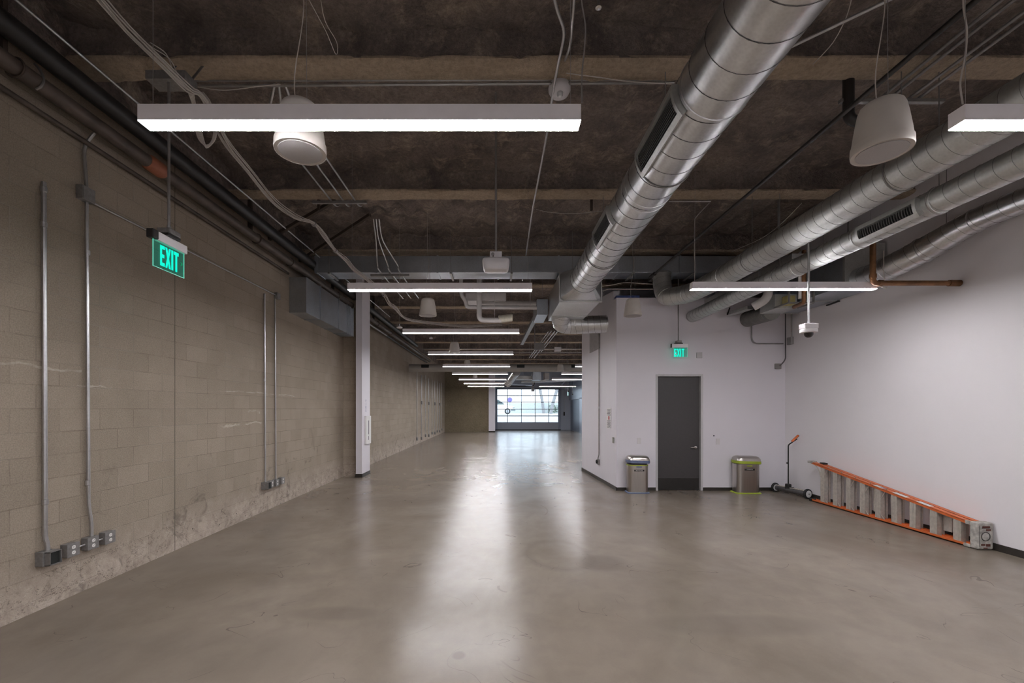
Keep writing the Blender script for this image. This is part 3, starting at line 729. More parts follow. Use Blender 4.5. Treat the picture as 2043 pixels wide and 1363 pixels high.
MB().tube([(5.0, 8.2, 3.78), (5.0, 8.2, DK)], .005, 5).tube([(5.35, 8.2, 3.78), (5.35, 8.2, DK)], .005, 5).build('hanger', M_cond_wall, vb)
o = MB().tube(fillet([(4.80, 9.37, 4.08), (4.80, 7.9, 4.08), (4.80, 7.9, 3.68), (4.62, 8.05, 3.56)], .14, 8), .075, 20).build('drain_pipe', M_pvc); tag(o, 'fat white elbow pipe ending above the partition door wall', 'pipe')
o = MB().bar(at(1455, 627, 9.2), at(1497, 614, 8.7), .14, .06).build('wall_bracket', M_galv_d); tag(o, 'short flat metal channel sticking out beside the ribbed duct', 'bracket')
o = MB().bar(at(1451, 628, 9.1), at(1456, 614, 9.1), .02, .02).build('hanger_clip', M_black); tag(o, 'black clip at the tip of the flat metal channel', 'bracket')
# rusty copper pipes
cp = thing('copper_pipe', 'rusty brown pipe dropping and turning into the white wall', 'pipe', (5.5, 5.85, 3.3))
MB().tube(fillet([(4.91, 8.2, 3.985), (4.91, 5.83, 3.985), (4.91, 5.83, 3.364), (6.05, 5.83, 3.364)], .055, 6), .034, 16).build('pipe_run', M_copper, cp)
MB().tube([(5.90, 5.83, 3.364), (6.045, 5.83, 3.364)], .041, 16).build('coupling', M_copper, cp)
MB().tube([(4.91, 5.83, 3.48), (4.91, 5.83, 3.43)], .041, 16).tube([(4.98, 5.83, 3.364), (5.03, 5.83, 3.364)], .041, 16).build('coupling', M_copper, cp)
o = MB().tube(fillet([at(1604, 500, 6.9), at(1604, 604, 6.9), at(1584, 613, 7.5)], .06, 5), .03, 12).build('copper_pipe', M_copper); tag(o, 'short rusty pipe elbow just behind the light by the dome camera rod', 'pipe')
o = MB().tube([at(1597, 530, 6.95), at(1597, 596, 6.95)], .032, 12).build('pvc_stub', M_pvc); tag(o, 'white vertical pipe stub beside the short rusty elbow', 'pipe')

# ------------------------------------------------------------------ pipes along the left wall
p1 = thing('sprinkler_main', 'thick brown pipe running along the top of the block wall', 'pipe', (-3.70, 4, 4.27))
MB().tube([(-3.70, YB+.2, 4.34), (-3.70, 24.5, 4.34)], .066, 20).build('pipe_run', M_pipe, p1)
MB().tube([(-3.70, 4.70, 4.34), (-3.70, 4.74, 4.34), (-3.70, 4.90, 4.34), (-3.70, 4.94, 4.34)], [.067, .082, .082, .067], 20).build('coupling', M_redpipe, p1)
for y in (7.95, 11.2, 15.4): MB().tube([(-3.70, y, 4.34), (-3.70, y+.1, 4.34)], .078, 20).build('coupling', M_pipe, p1)
for y in (3.42, 6.86, 10.3, 13.7): MB().bar((-3.80, y, DK), (-3.80, y, 4.36), .06, .035).tube([(-3.70+.075*math.cos(a), y, 4.34+.075*math.sin(a)) for a in [2*PI*k/24 for k in range(25)]], .008, 6, caps=False).build('hanger', M_brace, p1)
p2 = MB().tube([(-3.63, YB+.2, 4.56), (-3.63, 20, 4.56)], .085, 20).build('black_pipe', M_black); tag(p2, 'black pipe just above the thick brown pipe by the block wall', 'pipe')
p3 = MB().tube([(-3.84, YB+.2, 4.21), (-3.84, 8.2, 4.21)], .022, 12).build('thin_pipe', M_pipe); tag(p3, 'thin brown pipe tight to the block wall under the thick pipe', 'pipe')
hk = MB().tube(smoothpath([at(70, 128, 3.62), at(80, 140, 3.60), at(87, 158, 3.58), at(82, 172, 3.56), at(72, 178, 3.56)]), .010, 8).build('pipe_hook', M_cond_wall); tag(hk, 'curved grey hook strap around the thick brown pipe', 'hanger')
far_p = MB()
o = MB().tube([(-3.78, 12.2, 4.22), (-3.78, 24.0, 4.22)], .035, 12).build('far_pipe', M_black); tag(o, 'black pipe under the brown main beyond the white column', 'pipe')
o = MB().tube([(-3.62, 12.2, 4.12), (-3.62, 14.6, 4.12)], .03, 12).build('rail_pipe', M_cond_wall); tag(o, 'short grey pipe just beyond the white column top', 'pipe')
for lab, a, b_ in (('rusty diagonal brace under the deck, nearer of two', at(537, 477, 7.55), at(668, 400, 7.0)), ('rusty diagonal brace under the deck, farther of two', at(598, 521, 8.70), at(738, 429, 7.75))):
    o = MB().bar(a, b_, .05, .05).build('diagonal_brace', M_brace); tag(o, lab, 'brace', 'diagonal braces')
for lab, (px, py0, py1, Y) in (('short dark rod under the beam before the left diagonal brace', (636, 398, 420, 6.95)), ('thin dark rod hanging right of the middle duct', (1180, 400, 420, 7.0))):
    o = MB().bar(at(px, py0-25, Y), at(px, py1, Y), .035, .035).build('hanger_rod', M_brace); tag(o, lab, 'rod', 'short hanger rods')

# ------------------------------------------------------------------ conduits
def conduit(label, pts, r=.012, mat=None, rad=.12, name='conduit', cat='conduit', group=None, n=10, coup=()):
    P = fillet(pts, rad, 6) if len(pts) > 2 else [Vector(p) for p in pts]
    if not coup:
        return tag(MB().tube(P, r, n).build(name, mat or M_cond), label, cat, group)
    t = thing(name, label, cat, P[0], group); MB().tube(P, r, n).build('tube', mat or M_cond, t)
    for c, d in coup:
        c = Vector(c); d = Vector(d).normalized(); MB().tube([c-d*.025, c-d*.02, c+d*.02, c+d*.025], [r+.001, r+.005, r+.005, r+.001], n).build('coupling', M_cond, t)
    return t
XW = XL+.028
def wy(px): return XW*F/(px-CX)
z_top = at(0, 363, wy(87)).z
y1 = wy(90)
conduit('thick vertical conduit nearest the viewer on the block wall', [(XW, wy(87.5), at(0, 363, wy(87.5)).z), (XW, y1, .62), (XW+.010, y1+.01, .55), (XW+.010, y1+.01, .50)], .0175, M_cond, .1,
        coup=(((XW, wy(87.5), 3.60), (0, 0, 1)), ((XW, y1, .92), (0, 0, 1)), ((XW+.0, wy(87.5), 3.30), (0, 0, 1))))
y2 = wy(173)
zb = at(0, 390, y2).z
conduit('second vertical conduit on the block wall, running from the junction box down to an outlet', [(XW, y2, zb-.05), (XW, y2+.02, .80), (XW+.008, wy(181), .64), (XW+.008, wy(181), .50)], .0145, M_cond, .1,
        coup=(((XW, y2+.01, 1.02), (0, 0, 1)), ((XW, y2+.01, 3.2), (0, 0, 1))))
conduit('dark conduit curving up from the junction box toward the ceiling pipe', [(XW, y2, zb+.05), (XW, y2-.03, 4.19), (XW+.10, y2-.02, 4.33), (XW+.16, y2, 4.38)], .0145, M_cond_wall, .12)
conduit('long horizontal conduit from the junction box toward the far pair of conduits', [(XW, y2+.06, zb-.04), (XW, wy(552), at(0, 590, wy(552)).z)], .0105)
ya, yb_ = wy(528), wy(549)
conduit('thin vertical conduit, first of the far pair on the block wall', [(XW, ya, at(0, 586, ya).z), (XW, ya+.02, .49)], .013, coup=(((XW, ya, 2.2), (0, 0, 1)),))
conduit('thin vertical conduit, second of the far pair on the block wall', [(XW, yb_, at(0, 596, yb_).z), (XW, yb_+.02, .49)], .0125, coup=(((XW, yb_, 2.6), (0, 0, 1)),))
def jbox(label, y, z, w=.12, hgt=.12, d=.06, mat=None, x=None, name='junction_box', group=None):
    x = XL if x is None else x
    t = thing(name, label, 'electrical box', (x, y, z-hgt/2), group)
    MB().box(x+.001, x+d, y-w/2, y+w/2, z-hgt/2, z+hgt/2).build('box_body', mat or M_boxm, t, smooth=0, bevel=.006)
    MB().box(x+d, x+d+.004, y-w/2+.004, y+w/2-.004, z-hgt/2+.004, z+hgt/2-.004).build('cover', mat or M_boxm, t, smooth=0, bevel=.002)
    return t
jbox('dark steel junction box high on the block wall, between two conduits', y2-.02, zb, .13, .13, .07)
jbox('small dark steel junction box at the end of the horizontal conduit', wy(553), at(0, 591, wy(553)).z, .11, .11, .06)
def outlet(label, y, z, group):
    t = thing('outlet_box', label, 'outlet', (XL, y, z-.06), group); d = .062
    MB().box(XL+.001, XL+d, y-.058, y+.058, z-.058, z+.058).build('box_body', M_boxm, t, smooth=0, bevel=.004)
    MB().box(XL+d, XL+d+.006, y-.060, y+.060, z-.060, z+.060).build('cover', M_boxm, t, smooth=0, bevel=.004)
    for s_ in (-1, 1):
        r_ = MB().loft([[Vector((XL+d+e, y+.017*math.copysign(abs(math.cos(a))**.7, math.cos(a)), z+s_*.024+.0155*math.copysign(abs(math.sin(a))**.7, math.sin(a)))) for a in [2*PI*k/24 for k in range(24)]] for e in (.005, .0085)]).build('receptacle', M_recept, t, smooth=30)
        sl = MB()
        for q in (-.006, .006): sl.box(XL+d+.0085, XL+d+.009, y+q-.0012, y+q+.0012, z+s_*.024-.002, z+s_*.024+.007)
        sl.box(XL+d+.0085, XL+d+.009, y-.002, y+.002, z+s_*.024-.009, z+s_*.024-.005)
        sl.build('slot', M_ink, r_, smooth=0)
    return t
def openbox(label, y, z, group):
    t = thing('open_box', label, 'electrical box', (XL, y, z-.06), group)
    MB().box(XL+.001, XL+.07, y-.06, y+.06, z-.06, z+.06).build('box_body', M_boxm, t, smooth=0, bevel=.004)
    f = MB(); x0_, x1_ = XL+.07, XL+.115
    f.box(x0_, x1_, y-.045, y-.039, z-.058, z+.058).box(x0_, x1_, y+.055, y+.061, z-.058, z+.058).box(x0_, x1_, y-.045, y+.061, z+.052, z+.058).box(x0_, x1_, y-.045, y+.061, z-.058, z-.052)
    f.build('rim', M_boxm, t, smooth=0)
    MB().box(x0_, x0_+.03, y-.038, y+.054, z-.051, z+.051).build('opening', M_darkhole, t, smooth=0)
    return t
def zat(px, py, x=XL+.05):
    Y = x*F/(px-CX); return Y, at(px, py, Y).z
Y_, z_ = zat(95, 1113); openbox('open faced electrical box at the foot of the thick conduit', Y_, z_, 'near outlet boxes')
pz = None
for i, (px, py, lb) in enumerate(((143, 1097, 'duplex outlet box beside the open faced box near the viewer'), (183, 1083, 'duplex outlet box at the foot of the second conduit'), (217, 1072, 'duplex outlet box at the end of the near row'))):
    Y_, z_ = zat(px, py); outlet(lb, Y_, z_, 'near outlet boxes')
    if pz: conduit(('short nipple joining the first two near outlet boxes', 'short nipple joining the last two near outlet boxes')[i-1], [(XL+.04, pz[0]+.062, pz[1]), (XL+.04, Y_-.062, z_)], .008)
    pz = (Y_, z_)
Y_, z_ = zat(530.5, 969); openbox('open faced electrical box at the foot of the far conduit pair', Y_, z_, 'far outlet boxes')
for px, py, lb in ((541.5, 966, 'small duplex outlet beside the far open faced box'), (552, 963, 'small duplex outlet under the second far conduit'), (563, 959, 'small duplex outlet at the end of the far row')):
    Y_, z_ = zat(px, py); outlet(lb, Y_, z_, 'far outlet boxes')
# far cluster of conduits on the block wall
fc = [832, 841, 849, 855.5, 862, 867.5, 872.3, 877, 881.6]
proto = None
for i, px in enumerate(fc):
    Y_ = (XL+.03)*F/(px-CX)
    r_ = .020 if i % 2 else .014
    zt = 3.55 if i % 2 == 0 else 3.45; zl = .32 if i % 2 == 0 else .26
    t = thing('wall_conduit', 'x', 'conduit', (XL+.03, Y_, zl), 'vertical conduits far along the block wall')
    t['label'] = 'one of the close set vertical conduits far along the block wall'
    MB().tube([(XL+.03, Y_, zl), (XL+.03, Y_, zt)], r_, 8).build('tube', M_cond, t)
    MB().box(XL+.001, XL+.075, Y_-.07, Y_+.07, zl-.12, zl+.02).build('outlet_box', M_boxm, t, smooth=0)
    if i % 2: MB().box(XL+.001, XL+.085, Y_-.06, Y_+.06, 1.95, 2.12).build('coupling_box', M_boxm, t, smooth=0)
# ceiling conduits
conduit('thin conduit running the length of the hall near the block wall', [(-3.52, YB+.3, 4.70), (-3.50, 6.0, 4.70), (-3.46, 14.4, 4.69)], .011)
conduit('upper of two conduits crossing under the nearest beam', [at(318, 160, 4.30), at(1345, 158, 4.30)], .013, M_cond_wall, group='conduits under the nearest beam')
conduit('lower of two conduits crossing under the nearest beam', [at(372, 172, 4.26), at(1345, 165, 4.26)], .012, M_cond_wall, group='conduits under the nearest beam')
jb = MB().box(-3.0, -2.66, 3.80, 3.96, 4.535, 4.61).bar((-2.95, 3.93, 4.61), (-2.95, 4.1, 4.88), .03, .006).bar((-2.7, 3.93, 4.61), (-2.7, 4.1, 4.88), .03, .006).build('junction_box', M_boxm, bevel=.006); tag(jb, 'wide dark junction box under the nearest beam, above the cable bundle loop', 'electrical box')
jb2 = MB().box(*(lambda a, b: (a.x, b.x, 4.36, 4.46, b.z, a.z))(at(1106, 138, 4.4), at(1130, 162, 4.4))).build('junction_box', M_boxm, bevel=.01); tag(jb2, 'dark junction box above the round ceiling alarm', 'electrical box')
conduit('conduit dropping in from above and running away past the front light', [at(1096, -70, 3.3), at(1106, 5, 3.35), at(1127, 62, 3.6), at(1122, 90, 3.75), at(1106, 165, 4.15), at(1092, 265, 4.95), at(1062, 420, 6.9), at(1042, 560, 10.4)], .0125, M_cond, .3)
conduit('second thinner conduit beside the dropping one above the round alarm', [at(1150, -60, 3.3), at(1144, 20, 3.4), at(1138, 92, 3.75), at(1128, 118, 4.0), at(1118, 150, 4.38)], .011, M_cond, .3)
conduit('conduit rising from the big round duct to the upper frame edge', [at(1570, 97, 3.68), at(1790, -8, 3.25)], .013)
for i, (lb, px, py, qx, qy) in enumerate((('first', 611, 340, 653, 388), ('second', 638, 340, 677, 388), ('third', 664, 340, 701, 388))):
    X_ = (-2.455, -2.275, -2.10)[i]
    pts = [at((548, 556, 568)[i], 168, 4.30), Vector((X_+.02, 4.7, 4.74)), Vector((X_, 5.0, 4.80)), Vector((X_, 6.78, 4.80)), Vector((X_, 6.95, 4.88)), Vector((X_, 7.0, 5.1))]
    conduit(lb+' of three parallel conduits running away behind the large hanging speaker', pts, .0125, M_cond, .15, group='three conduits behind the speaker')
o = MB().box(-2.72, -1.92, 6.55, 6.59, 4.745, 4.78).build('strut_channel', M_cond_wall, smooth=0); tag(o, 'short metal strut carrying the three conduits behind the speaker', 'strut')
for i, lb in enumerate(('first', 'second', 'third')):
    X_ = (-2.24, -2.05, -1.87)[i]
    pts = [at((745, 750, 756)[i], 437, 7.9), at((750, 756, 764)[i], 480, 8.1), Vector((X_, 8.35, 4.42)), Vector((X_, 8.6, 4.345)), Vector((X_, 10.6, 4.345))]
    conduit(lb+' of three flexible conduits dropping before the cross duct', smoothpath(pts), .012, M_cond, 0.01, group='three flexible conduits before the cross duct') if False else tag(MB().tube(smoothpath(pts), .013, 8).build('flexible_conduit', M_cond), lb+' of three flexible conduits dropping before the cross duct', 'conduit', 'three flexible conduits before the cross duct')
o = MB().box(-2.45, -1.7, 8.62, 8.66, 4.29, 4.33).build('strut_channel', M_cond_wall, smooth=0); tag(o, 'short metal strut under the cross duct carrying flexible conduits', 'strut')
for i, X_ in enumerate((3.70, 3.79, 3.98, 4.07)):
    conduit(('first', 'second', 'third', 'fourth')[i]+' of four long conduits overhead between the hanging speaker and cut off light', [(X_, YB+.3, 4.72), (X_, 4.32, 4.72)], .0135, M_cond_wall, group='four long overhead conduits')
o = MB().box(3.3, 4.3, 4.28, 4.32, 4.67, 4.70).build('strut_channel', M_cond_wall, smooth=0); tag(o, 'metal strut carrying the four long conduits', 'strut')
o = MB().tube([(3.0, -.5, 4.27), (2.97, 8.58, 4.27)], .020, 12).build('black_pipe', M_black); tag(o, 'long thin black pipe crossing diagonally above the hanging speaker', 'pipe')
o = MB().tube(fillet([(2.97, 8.4, 4.27), (2.97, 8.66, 4.27), (2.97, 8.66, 4.2)], .04), .034, 12).build('pipe_elbow', M_black); tag(o, 'black elbow at the far end of the thin black pipe', 'pipe')
o = MB().tube(fillet([(3.37, 4.28, DK), (3.37, 4.28, 4.50), (3.50, 4.28, 4.46), (3.60, 4.28, 4.60)], .08, 6), .048, 14).build('black_hook_pipe', M_black); tag(o, 'black hook shaped pipe below the beam near the hanging speaker', 'pipe')
conduit('thin conduit across the beam beside the big duct, above the right light', [at(1335, 402, 6.5), at(1418, 402, 6.5)], .008)
# wires and cables
def wire(label, pts, r=.003, mat=None): return cable('loose_wire', label, 'wire', pts, r, mat or M_cable)
wire('thin white wire looping down to the beam beside the speaker cables', [at(605, -40, 3.3), at(617, 0, 3.5), at(650, 62, 3.7), at(670, 108, 3.98), at(672, 85, 3.8), at(648, 40, 3.6), at(637, -20, 3.4)])
wire('thin pale wire drooping beneath the beam near the big duct', [at(1070, 418, 6.6), at(1100, 424, 6.6), at(1150, 426, 6.6), at(1202, 421, 6.6)], .004)
wire('pale wire strung past the round ceiling alarm to the duct', [at(1130, 146, 4.1), at(1200, 155, 4.2), at(1260, 163, 4.2), at(1345, 168, 4.2)], .005)
wire('thin wire hanging from above beside the big duct', [at(1705, -30, 3.3), at(1690, 30, 3.5), at(1665, 80, 3.7), at(1640, 110, 3.9), at(1622, 128, 4.0)], .004)
wire('grey drooping wire along the conduits above the front light', [at(395, 174, 4.1), at(450, 180, 4.1), at(520, 172, 4.1), at(560, 168, 4.1)], .004)
wire('thin wire sloping up to a box by the upper right duct', [at(1460, 502, 7.2), at(1520, 475, 7.0), at(1560, 445, 6.8), at(1600, 405, 6.55)], .004)
wire('white wire crossing above the blue tape at the partition top', [at(1202, 571, 9.0), at(1225, 568, 9.0), at(1250, 564, 9.0), at(1310, 568, 9.1)], .008)
wire('white pipe like wire crossing lower above the blue tape', [at(1202, 581, 9.1), at(1215, 577, 9.1), at(1240, 577, 9.1), at(1306, 577, 9.1)], .010)
# cable bundle
def bundle():
    t = thing('cable_bundle', 'thick bundle of white cables sagging from the upper frame edge along the hall', 'cable bundle', at(548, 411, 5.6))
    main = [at(165, -40, 3.0), at(200, 0, 3.1), at(255, 62, 3.35), at(320, 125, 3.5), at(375, 178, 3.75), at(400, 190, 3.95), at(425, 235, 4.3), at(450, 285, 4.5), at(496, 342, 4.9), at(545, 402, 5.5), at(590, 434, 6.0), at(625, 446, 6.4),
            at(645, 470, 6.8), at(668, 500, 7.6), at(690, 520, 8.0), at(706, 538, 8.3), at(735, 560, 8.7), at(765, 588, 9.3), at(776, 606, 9.6), at(789, 616, 9.9), at(803, 632, 10.3), at(822, 640, 10.8), at(868, 646, 12.0), at(930, 652, 13.5), at(1000, 648, 14.5)]
    rnd = random.Random(3)
    for k in range(9):
        ox, oz = rnd.uniform(-1, 1), rnd.uniform(-1, 1)
        P = []
        for i, p in enumerate(main):
            sp = .028 if i < 5 else (.018 if i in (5, 11, 13, 20) else .035)
            P.append(p+Vector((ox*sp+rnd.uniform(-.004, .004), 0, oz*sp+rnd.uniform(-.004, .004))))
        MB().tube(smoothpath(P, 6), .0058, 6).build('cable', M_cable, t)
    lp = MB()
    for k in range(6):
        q = k*.012
        lp.tube(smoothpath([at(375+k*2, 182, 3.8), at(386+k, 215, 4.02), at(390+k*2, 255, 4.05), at(398+k*2, 280+k, 4.08), at(413, 290+k, 4.1), at(424+k, 278, 4.12), at(426+k, 250, 4.14), at(415+k, 205, 4.12), at(400+k, 184, 4.1)], 5), .0058, 6)
    lp.build('slack_loop', M_cable, t)
    MB().tube(smoothpath([at(262, 60, 3.35), at(300, 92, 3.5), at(340, 120, 3.55), at(362, 170, 3.7)], 5), .004, 5).tube(smoothpath([at(300, 85, 3.5), at(332, 108, 3.6), at(350, 150, 3.65), at(385, 182, 3.8)], 5), .004, 5).build('stray_cable', M_cable, t)
    for p, q in ((main[11], main[12]), (main[13], main[14]), (main[17], main[18])):
        MB().tube([p, p+(q-p).normalized()*.04], .036, 10).build('tie', M_wire, t)
bundle()

# ------------------------------------------------------------------ exit signs
GLY = {'E': [[(0,0),(.62,0),(.62,.17),(.24,.17),(.24,.41),(.56,.41),(.56,.58),(.24,.58),(.24,.83),(.62,.83),(.62,1),(0,1)]],
       'X': [[(0,0),(.24,0),(.37,.30),(.50,0),(.74,0),(.50,.50),(.74,1),(.50,1),(.37,.70),(.24,1),(0,1),(.24,.50)]],
       'I': [[(0,0),(.25,0),(.25,1),(0,1)]],
       'T': [[(.22,0),(.47,0),(.47,.83),(.69,.83),(.69,1),(0,1),(0,.83),(.22,.83)]]}
def letters(b, fn, x0, z0, hgt, wid, d0, d1):
    adv = {'E': .72, 'X': .84, 'I': .37, 'T': .69}; tot = sum(adv.values()); sx = wid/tot; x = x0
    for ch in 'EXIT':
        for poly in GLY[ch]: b.prism([(x+px*sx, z0+pz_*hgt) for px, pz_ in poly], fn, d0, d1)
        x += adv[ch]*sx
def frame_strip(b, fn, x0, x1, z0, z1, w, d0, d1):
    for (a, c, e, g_) in ((x0, x0+w, z0, z1), (x1-w, x1, z0, z1), (x0+w, x1-w, z0, z0+w), (x0+w, x1-w, z1-w, z1)):
        b.prism([(a, e), (c, e), (c, g_), (a, g_)], fn, d0, d1)
# sign 1: plate parallel to the block wall
X1 = -2.83
ys, ye = 3.665, 4.03
zt_, zb_ = 1.72+1.405, 1.72+1.178
fn1 = lambda a, c, d: Vector((X1+d, a, c))
e1 = thing('exit_sign', 'green lit EXIT sign hanging parallel to the block wall', 'exit sign', (X1, (ys+ye)/2, zb_), 'green exit signs')
MB().prism([(ys, zb_), (ye, zb_), (ye, zt_), (ys, zt_)], fn1, -.003, .003).build('acrylic_panel', M_acrylic, e1, smooth=0)
b = MB(); letters(b, fn1, ys+.075, zb_+.028, .172, .215, .0035, .006); b.build('lettering', M_exit, e1, smooth=0)
b = MB(); frame_strip(b, fn1, ys, ye, zb_, zt_, .004, -.004, .004); b.build('lit_edge', M_exitedge, e1, smooth=0)
b = MB().prism([(ye-.052, zb_+.10), (ye-.036, zb_+.115), (ye-.052, zb_+.13), (ye-.045, zb_+.13), (ye-.022, zb_+.115), (ye-.045, zb_+.10)], fn1, .0035, .005); b.build('arrow', M_exitarrow, e1, smooth=0)
MB().box(X1-.022, X1+.022, ys+.03, ye+.015, zt_-.004, zt_+.068).build('housing', M_fixture, e1, smooth=0, bevel=.004)
MB().box(X1-.03, X1+.03, ys-.035, ys+.03, zt_-.004, zt_+.07).build('end_cap', M_black, e1, smooth=0, bevel=.008)
Yr = X1*F/(337-CX)+.0
MB().box(X1-.055, X1+.055, Yr-.07, Yr+.07, zt_+.088, zt_+.135).build('canopy_box', M_boxm, e1, smooth=0, bevel=.008)
MB().box(X1-.05, X1+.05, Yr-.075, Yr+.075, zt_+.066, zt_+.089).build('canopy_plate', M_black, e1, smooth=0, bevel=.004)
MB().tube([(X1, Yr, zt_+.13), (X1, Yr, 4.535)], .0115, 12).tube([(X1, Yr, zt_+.13), (X1, Yr, zt_+.17)], .016, 12).build('conduit_rod', M_cond, e1)
# sign 2: plate parallel to the partition wall, facing the viewer
Y2 = 9.26
fn2 = lambda a, c, d: Vector((a, Y2+d, c))
xa, xb = at(1344.5, 0, Y2).x, at(1371.5, 0, Y2).x; za, zc = at(0, 712.5, Y2).z, at(0, 693.5, Y2).z
e2 = thing('exit_sign', 'small green lit EXIT sign hanging above the charcoal door', 'exit sign', ((xa+xb)/2, Y2, za), 'green exit signs')
MB().prism([(xa, za), (xb, za), (xb, zc), (xa, zc)], fn2, -.003, .003).build('acrylic_panel', M_acrylic, e2, smooth=0)
b = MB(); letters(b, fn2, xa+.005, za+.008, .165, .21, -.006, -.0035); b.build('lettering', M_exit, e2, smooth=0)
b = MB(); frame_strip(b, fn2, xa, xb, za, zc, .003, -.004, .004); b.build('lit_edge', M_exitedge, e2, smooth=0)
ha, hb_ = at(1338.5, 0, Y2).x, at(1372, 0, Y2).x
MB().box(ha+.012, hb_, Y2-.022, Y2+.022, zc-.004, zc+.072).build('housing', M_fixture, e2, smooth=0, bevel=.003)
MB().box(ha, ha+.013, Y2-.025, Y2+.025, zc-.004, zc+.074).build('end_cap', M_black, e2, smooth=0)
rx = at(1353.5, 0, Y2).x
MB().box(rx-.055, rx+.055, Y2-.055, Y2+.055, zc+.095, zc+.14).build('canopy_box', M_boxm, e2, smooth=0, bevel=.01)
MB().box(rx-.075, rx+.075, Y2-.05, Y2+.05, zc+.072, zc+.096).build('canopy_plate', M_black, e2, smooth=0, bevel=.004)
MB().tube([(rx, Y2, zc+.14), (rx, Y2, DK)], .012, 12).build('conduit_rod', M_cond_wall, e2)
# sign 3, far, seen nearly edge on
X3, Y3 = at(1134, 0, 29).x, 29.0
fn3 = lambda a, c, d: Vector((X3+d, a, c))
z3 = at(0, 782, 29).z
e3 = thing('exit_sign', 'tiny distant EXIT sign near the glazed door, seen nearly edge on', 'exit sign', (X3, Y3, z3-.24), 'green exit signs')
MB().prism([(Y3, z3-.24), (Y3+.34, z3-.24), (Y3+.34, z3), (Y3, z3)], fn3, -.003, .003).build('acrylic_panel', M_exitedge, e3, smooth=0)
MB().box(X3-.03, X3+.03, Y3-.02, Y3+.36, z3, z3+.07).build('housing', M_black, e3, smooth=0)
MB().tube([(X3, Y3+.17, z3+.07), (X3, Y3+.17, DK)], .012, 8).build('conduit_rod', M_cond, e3)

# ------------------------------------------------------------------ devices on rods
ap = at(989.5, 0, 4.9); zc_ = 1.72+(816-530)/F*4.9
a1 = thing('wireless_access_point', 'white rounded device on a rod above the second light of the long row', 'access point', (ap.x, 4.9, zc_-.07))
def rbox(b, cx, cy, cz, w, d, h_, e=3.2, n=40, lo=1.0, hi=.93):
    rings = []
    for (zz, k) in ((-h_/2, .80), (-h_/2+.012, .92*lo), (-h_/2+.035, lo), (h_/2-.03, hi+.03), (h_/2-.006, hi), (h_/2, hi*.92)):
        rings.append([Vector((cx+w/2*k*math.copysign(abs(math.cos(a))**(2/e), math.cos(a)), cy+d/2*k*math.copysign(abs(math.sin(a))**(2/e), math.sin(a)), cz+zz)) for a in [2*PI*j/n for j in range(n)]])
    return b.loft(rings)
rb_ = MB()
rings = []
for (zz, k) in ((-.064, .74), (-.060, .84), (-.045, .93), (.02, 1.0), (.045, 1.0), (.060, .94), (.064, .85)):
    rings.append([Vector((ap.x+.148*k*math.copysign(abs(math.cos(a))**(2/5), math.cos(a)), 4.9+.10*k*math.copysign(abs(math.sin(a))**(2/5), math.sin(a)), zc_+zz)) for a in [2*PI*j/48 for j in range(48)]])
rb_.loft(rings).build('body', M_white, a1, smooth=50)
MB().box(ap.x-.065, ap.x+.065, 4.84, 4.96, zc_+.064, zc_+.138).build('mount_box', M_white, a1, smooth=0, bevel=.006)
MB().lathe((ap.x-.035, 4.84, zc_+.105), [(.018, 0), (.018, -.006), (.012, -.007), (.0, -.007)], 16, 'Y').tube([(ap.x-.03, 4.834, zc_+.09), (ap.x-.035, 4.83, zc_+.05)], .006, 6).build('latch', M_cond_wall, a1)
MB().tube([(ap.x, 4.9, zc_+.135), (ap.x, 4.9, DK)], .012, 12).build('rod', M_cond, a1)
cY = 5.585; cX = at(1613.5, 0, cY).x
c1 = thing('dome_camera', 'white dome security camera on a steel rod in front of the partition light', 'camera', (cX, cY, 2.64))
zc2 = at(0, 660, cY).z
MB().lathe((cX, cY, zc2), [(.0, -.028), (.085, -.028), (.095, -.02), (.095, .012), (.088, .02), (.0, .02)], 32).build('body', M_plate, c1)
MB().box(cX-.085, cX+.085, cY-.06, cY+.06, zc2+.02, zc2+.085).build('mount_box', M_plate, c1, smooth=0, bevel=.008)
MB().lathe((cX, cY, zc2-.028), [(.0, -.058), (.02, -.056), (.036, -.046), (.048, -.028), (.052, 0), (0, 0)], 24).build('dome', simple('smoked_dome', (.018, .015, .014), .12), c1)
MB().tube([(cX, cY, zc2+.085), (cX, cY, 3.835)], .0125, 12).tube([(cX, cY, zc2+.085), (cX, cY, zc2+.125)], .017, 12).build('rod', M_cond, c1)
# ceiling alarm
aY = 4.32; aP = at(1116, 182, aY)
a2 = thing('ceiling_alarm', 'round white ceiling alarm with a clear strobe above the end of the front light', 'alarm', (aP.x, aY, aP.z-.09))
MB().lathe((aP.x, aY, aP.z), [(.0, -.055), (.05, -.053), (.085, -.035), (.104, .0), (.106, .03), (.09, .075), (.0, .08)], 32).build('body', M_white, a2)
MB().lathe((aP.x+.0, aY-.045, aP.z-.058), [(.0, -.03), (.018, -.028), (.028, -.012), (.030, .012), (0, .012)], 20).build('strobe_lens', simple('strobe_clear', (.55, .56, .57), .08, .3), a2)
MB().tube([(aP.x, aY, aP.z+.07), (aP.x, aY, BB+.35)], .014, 8).build('rod', M_cond_wall, a2)
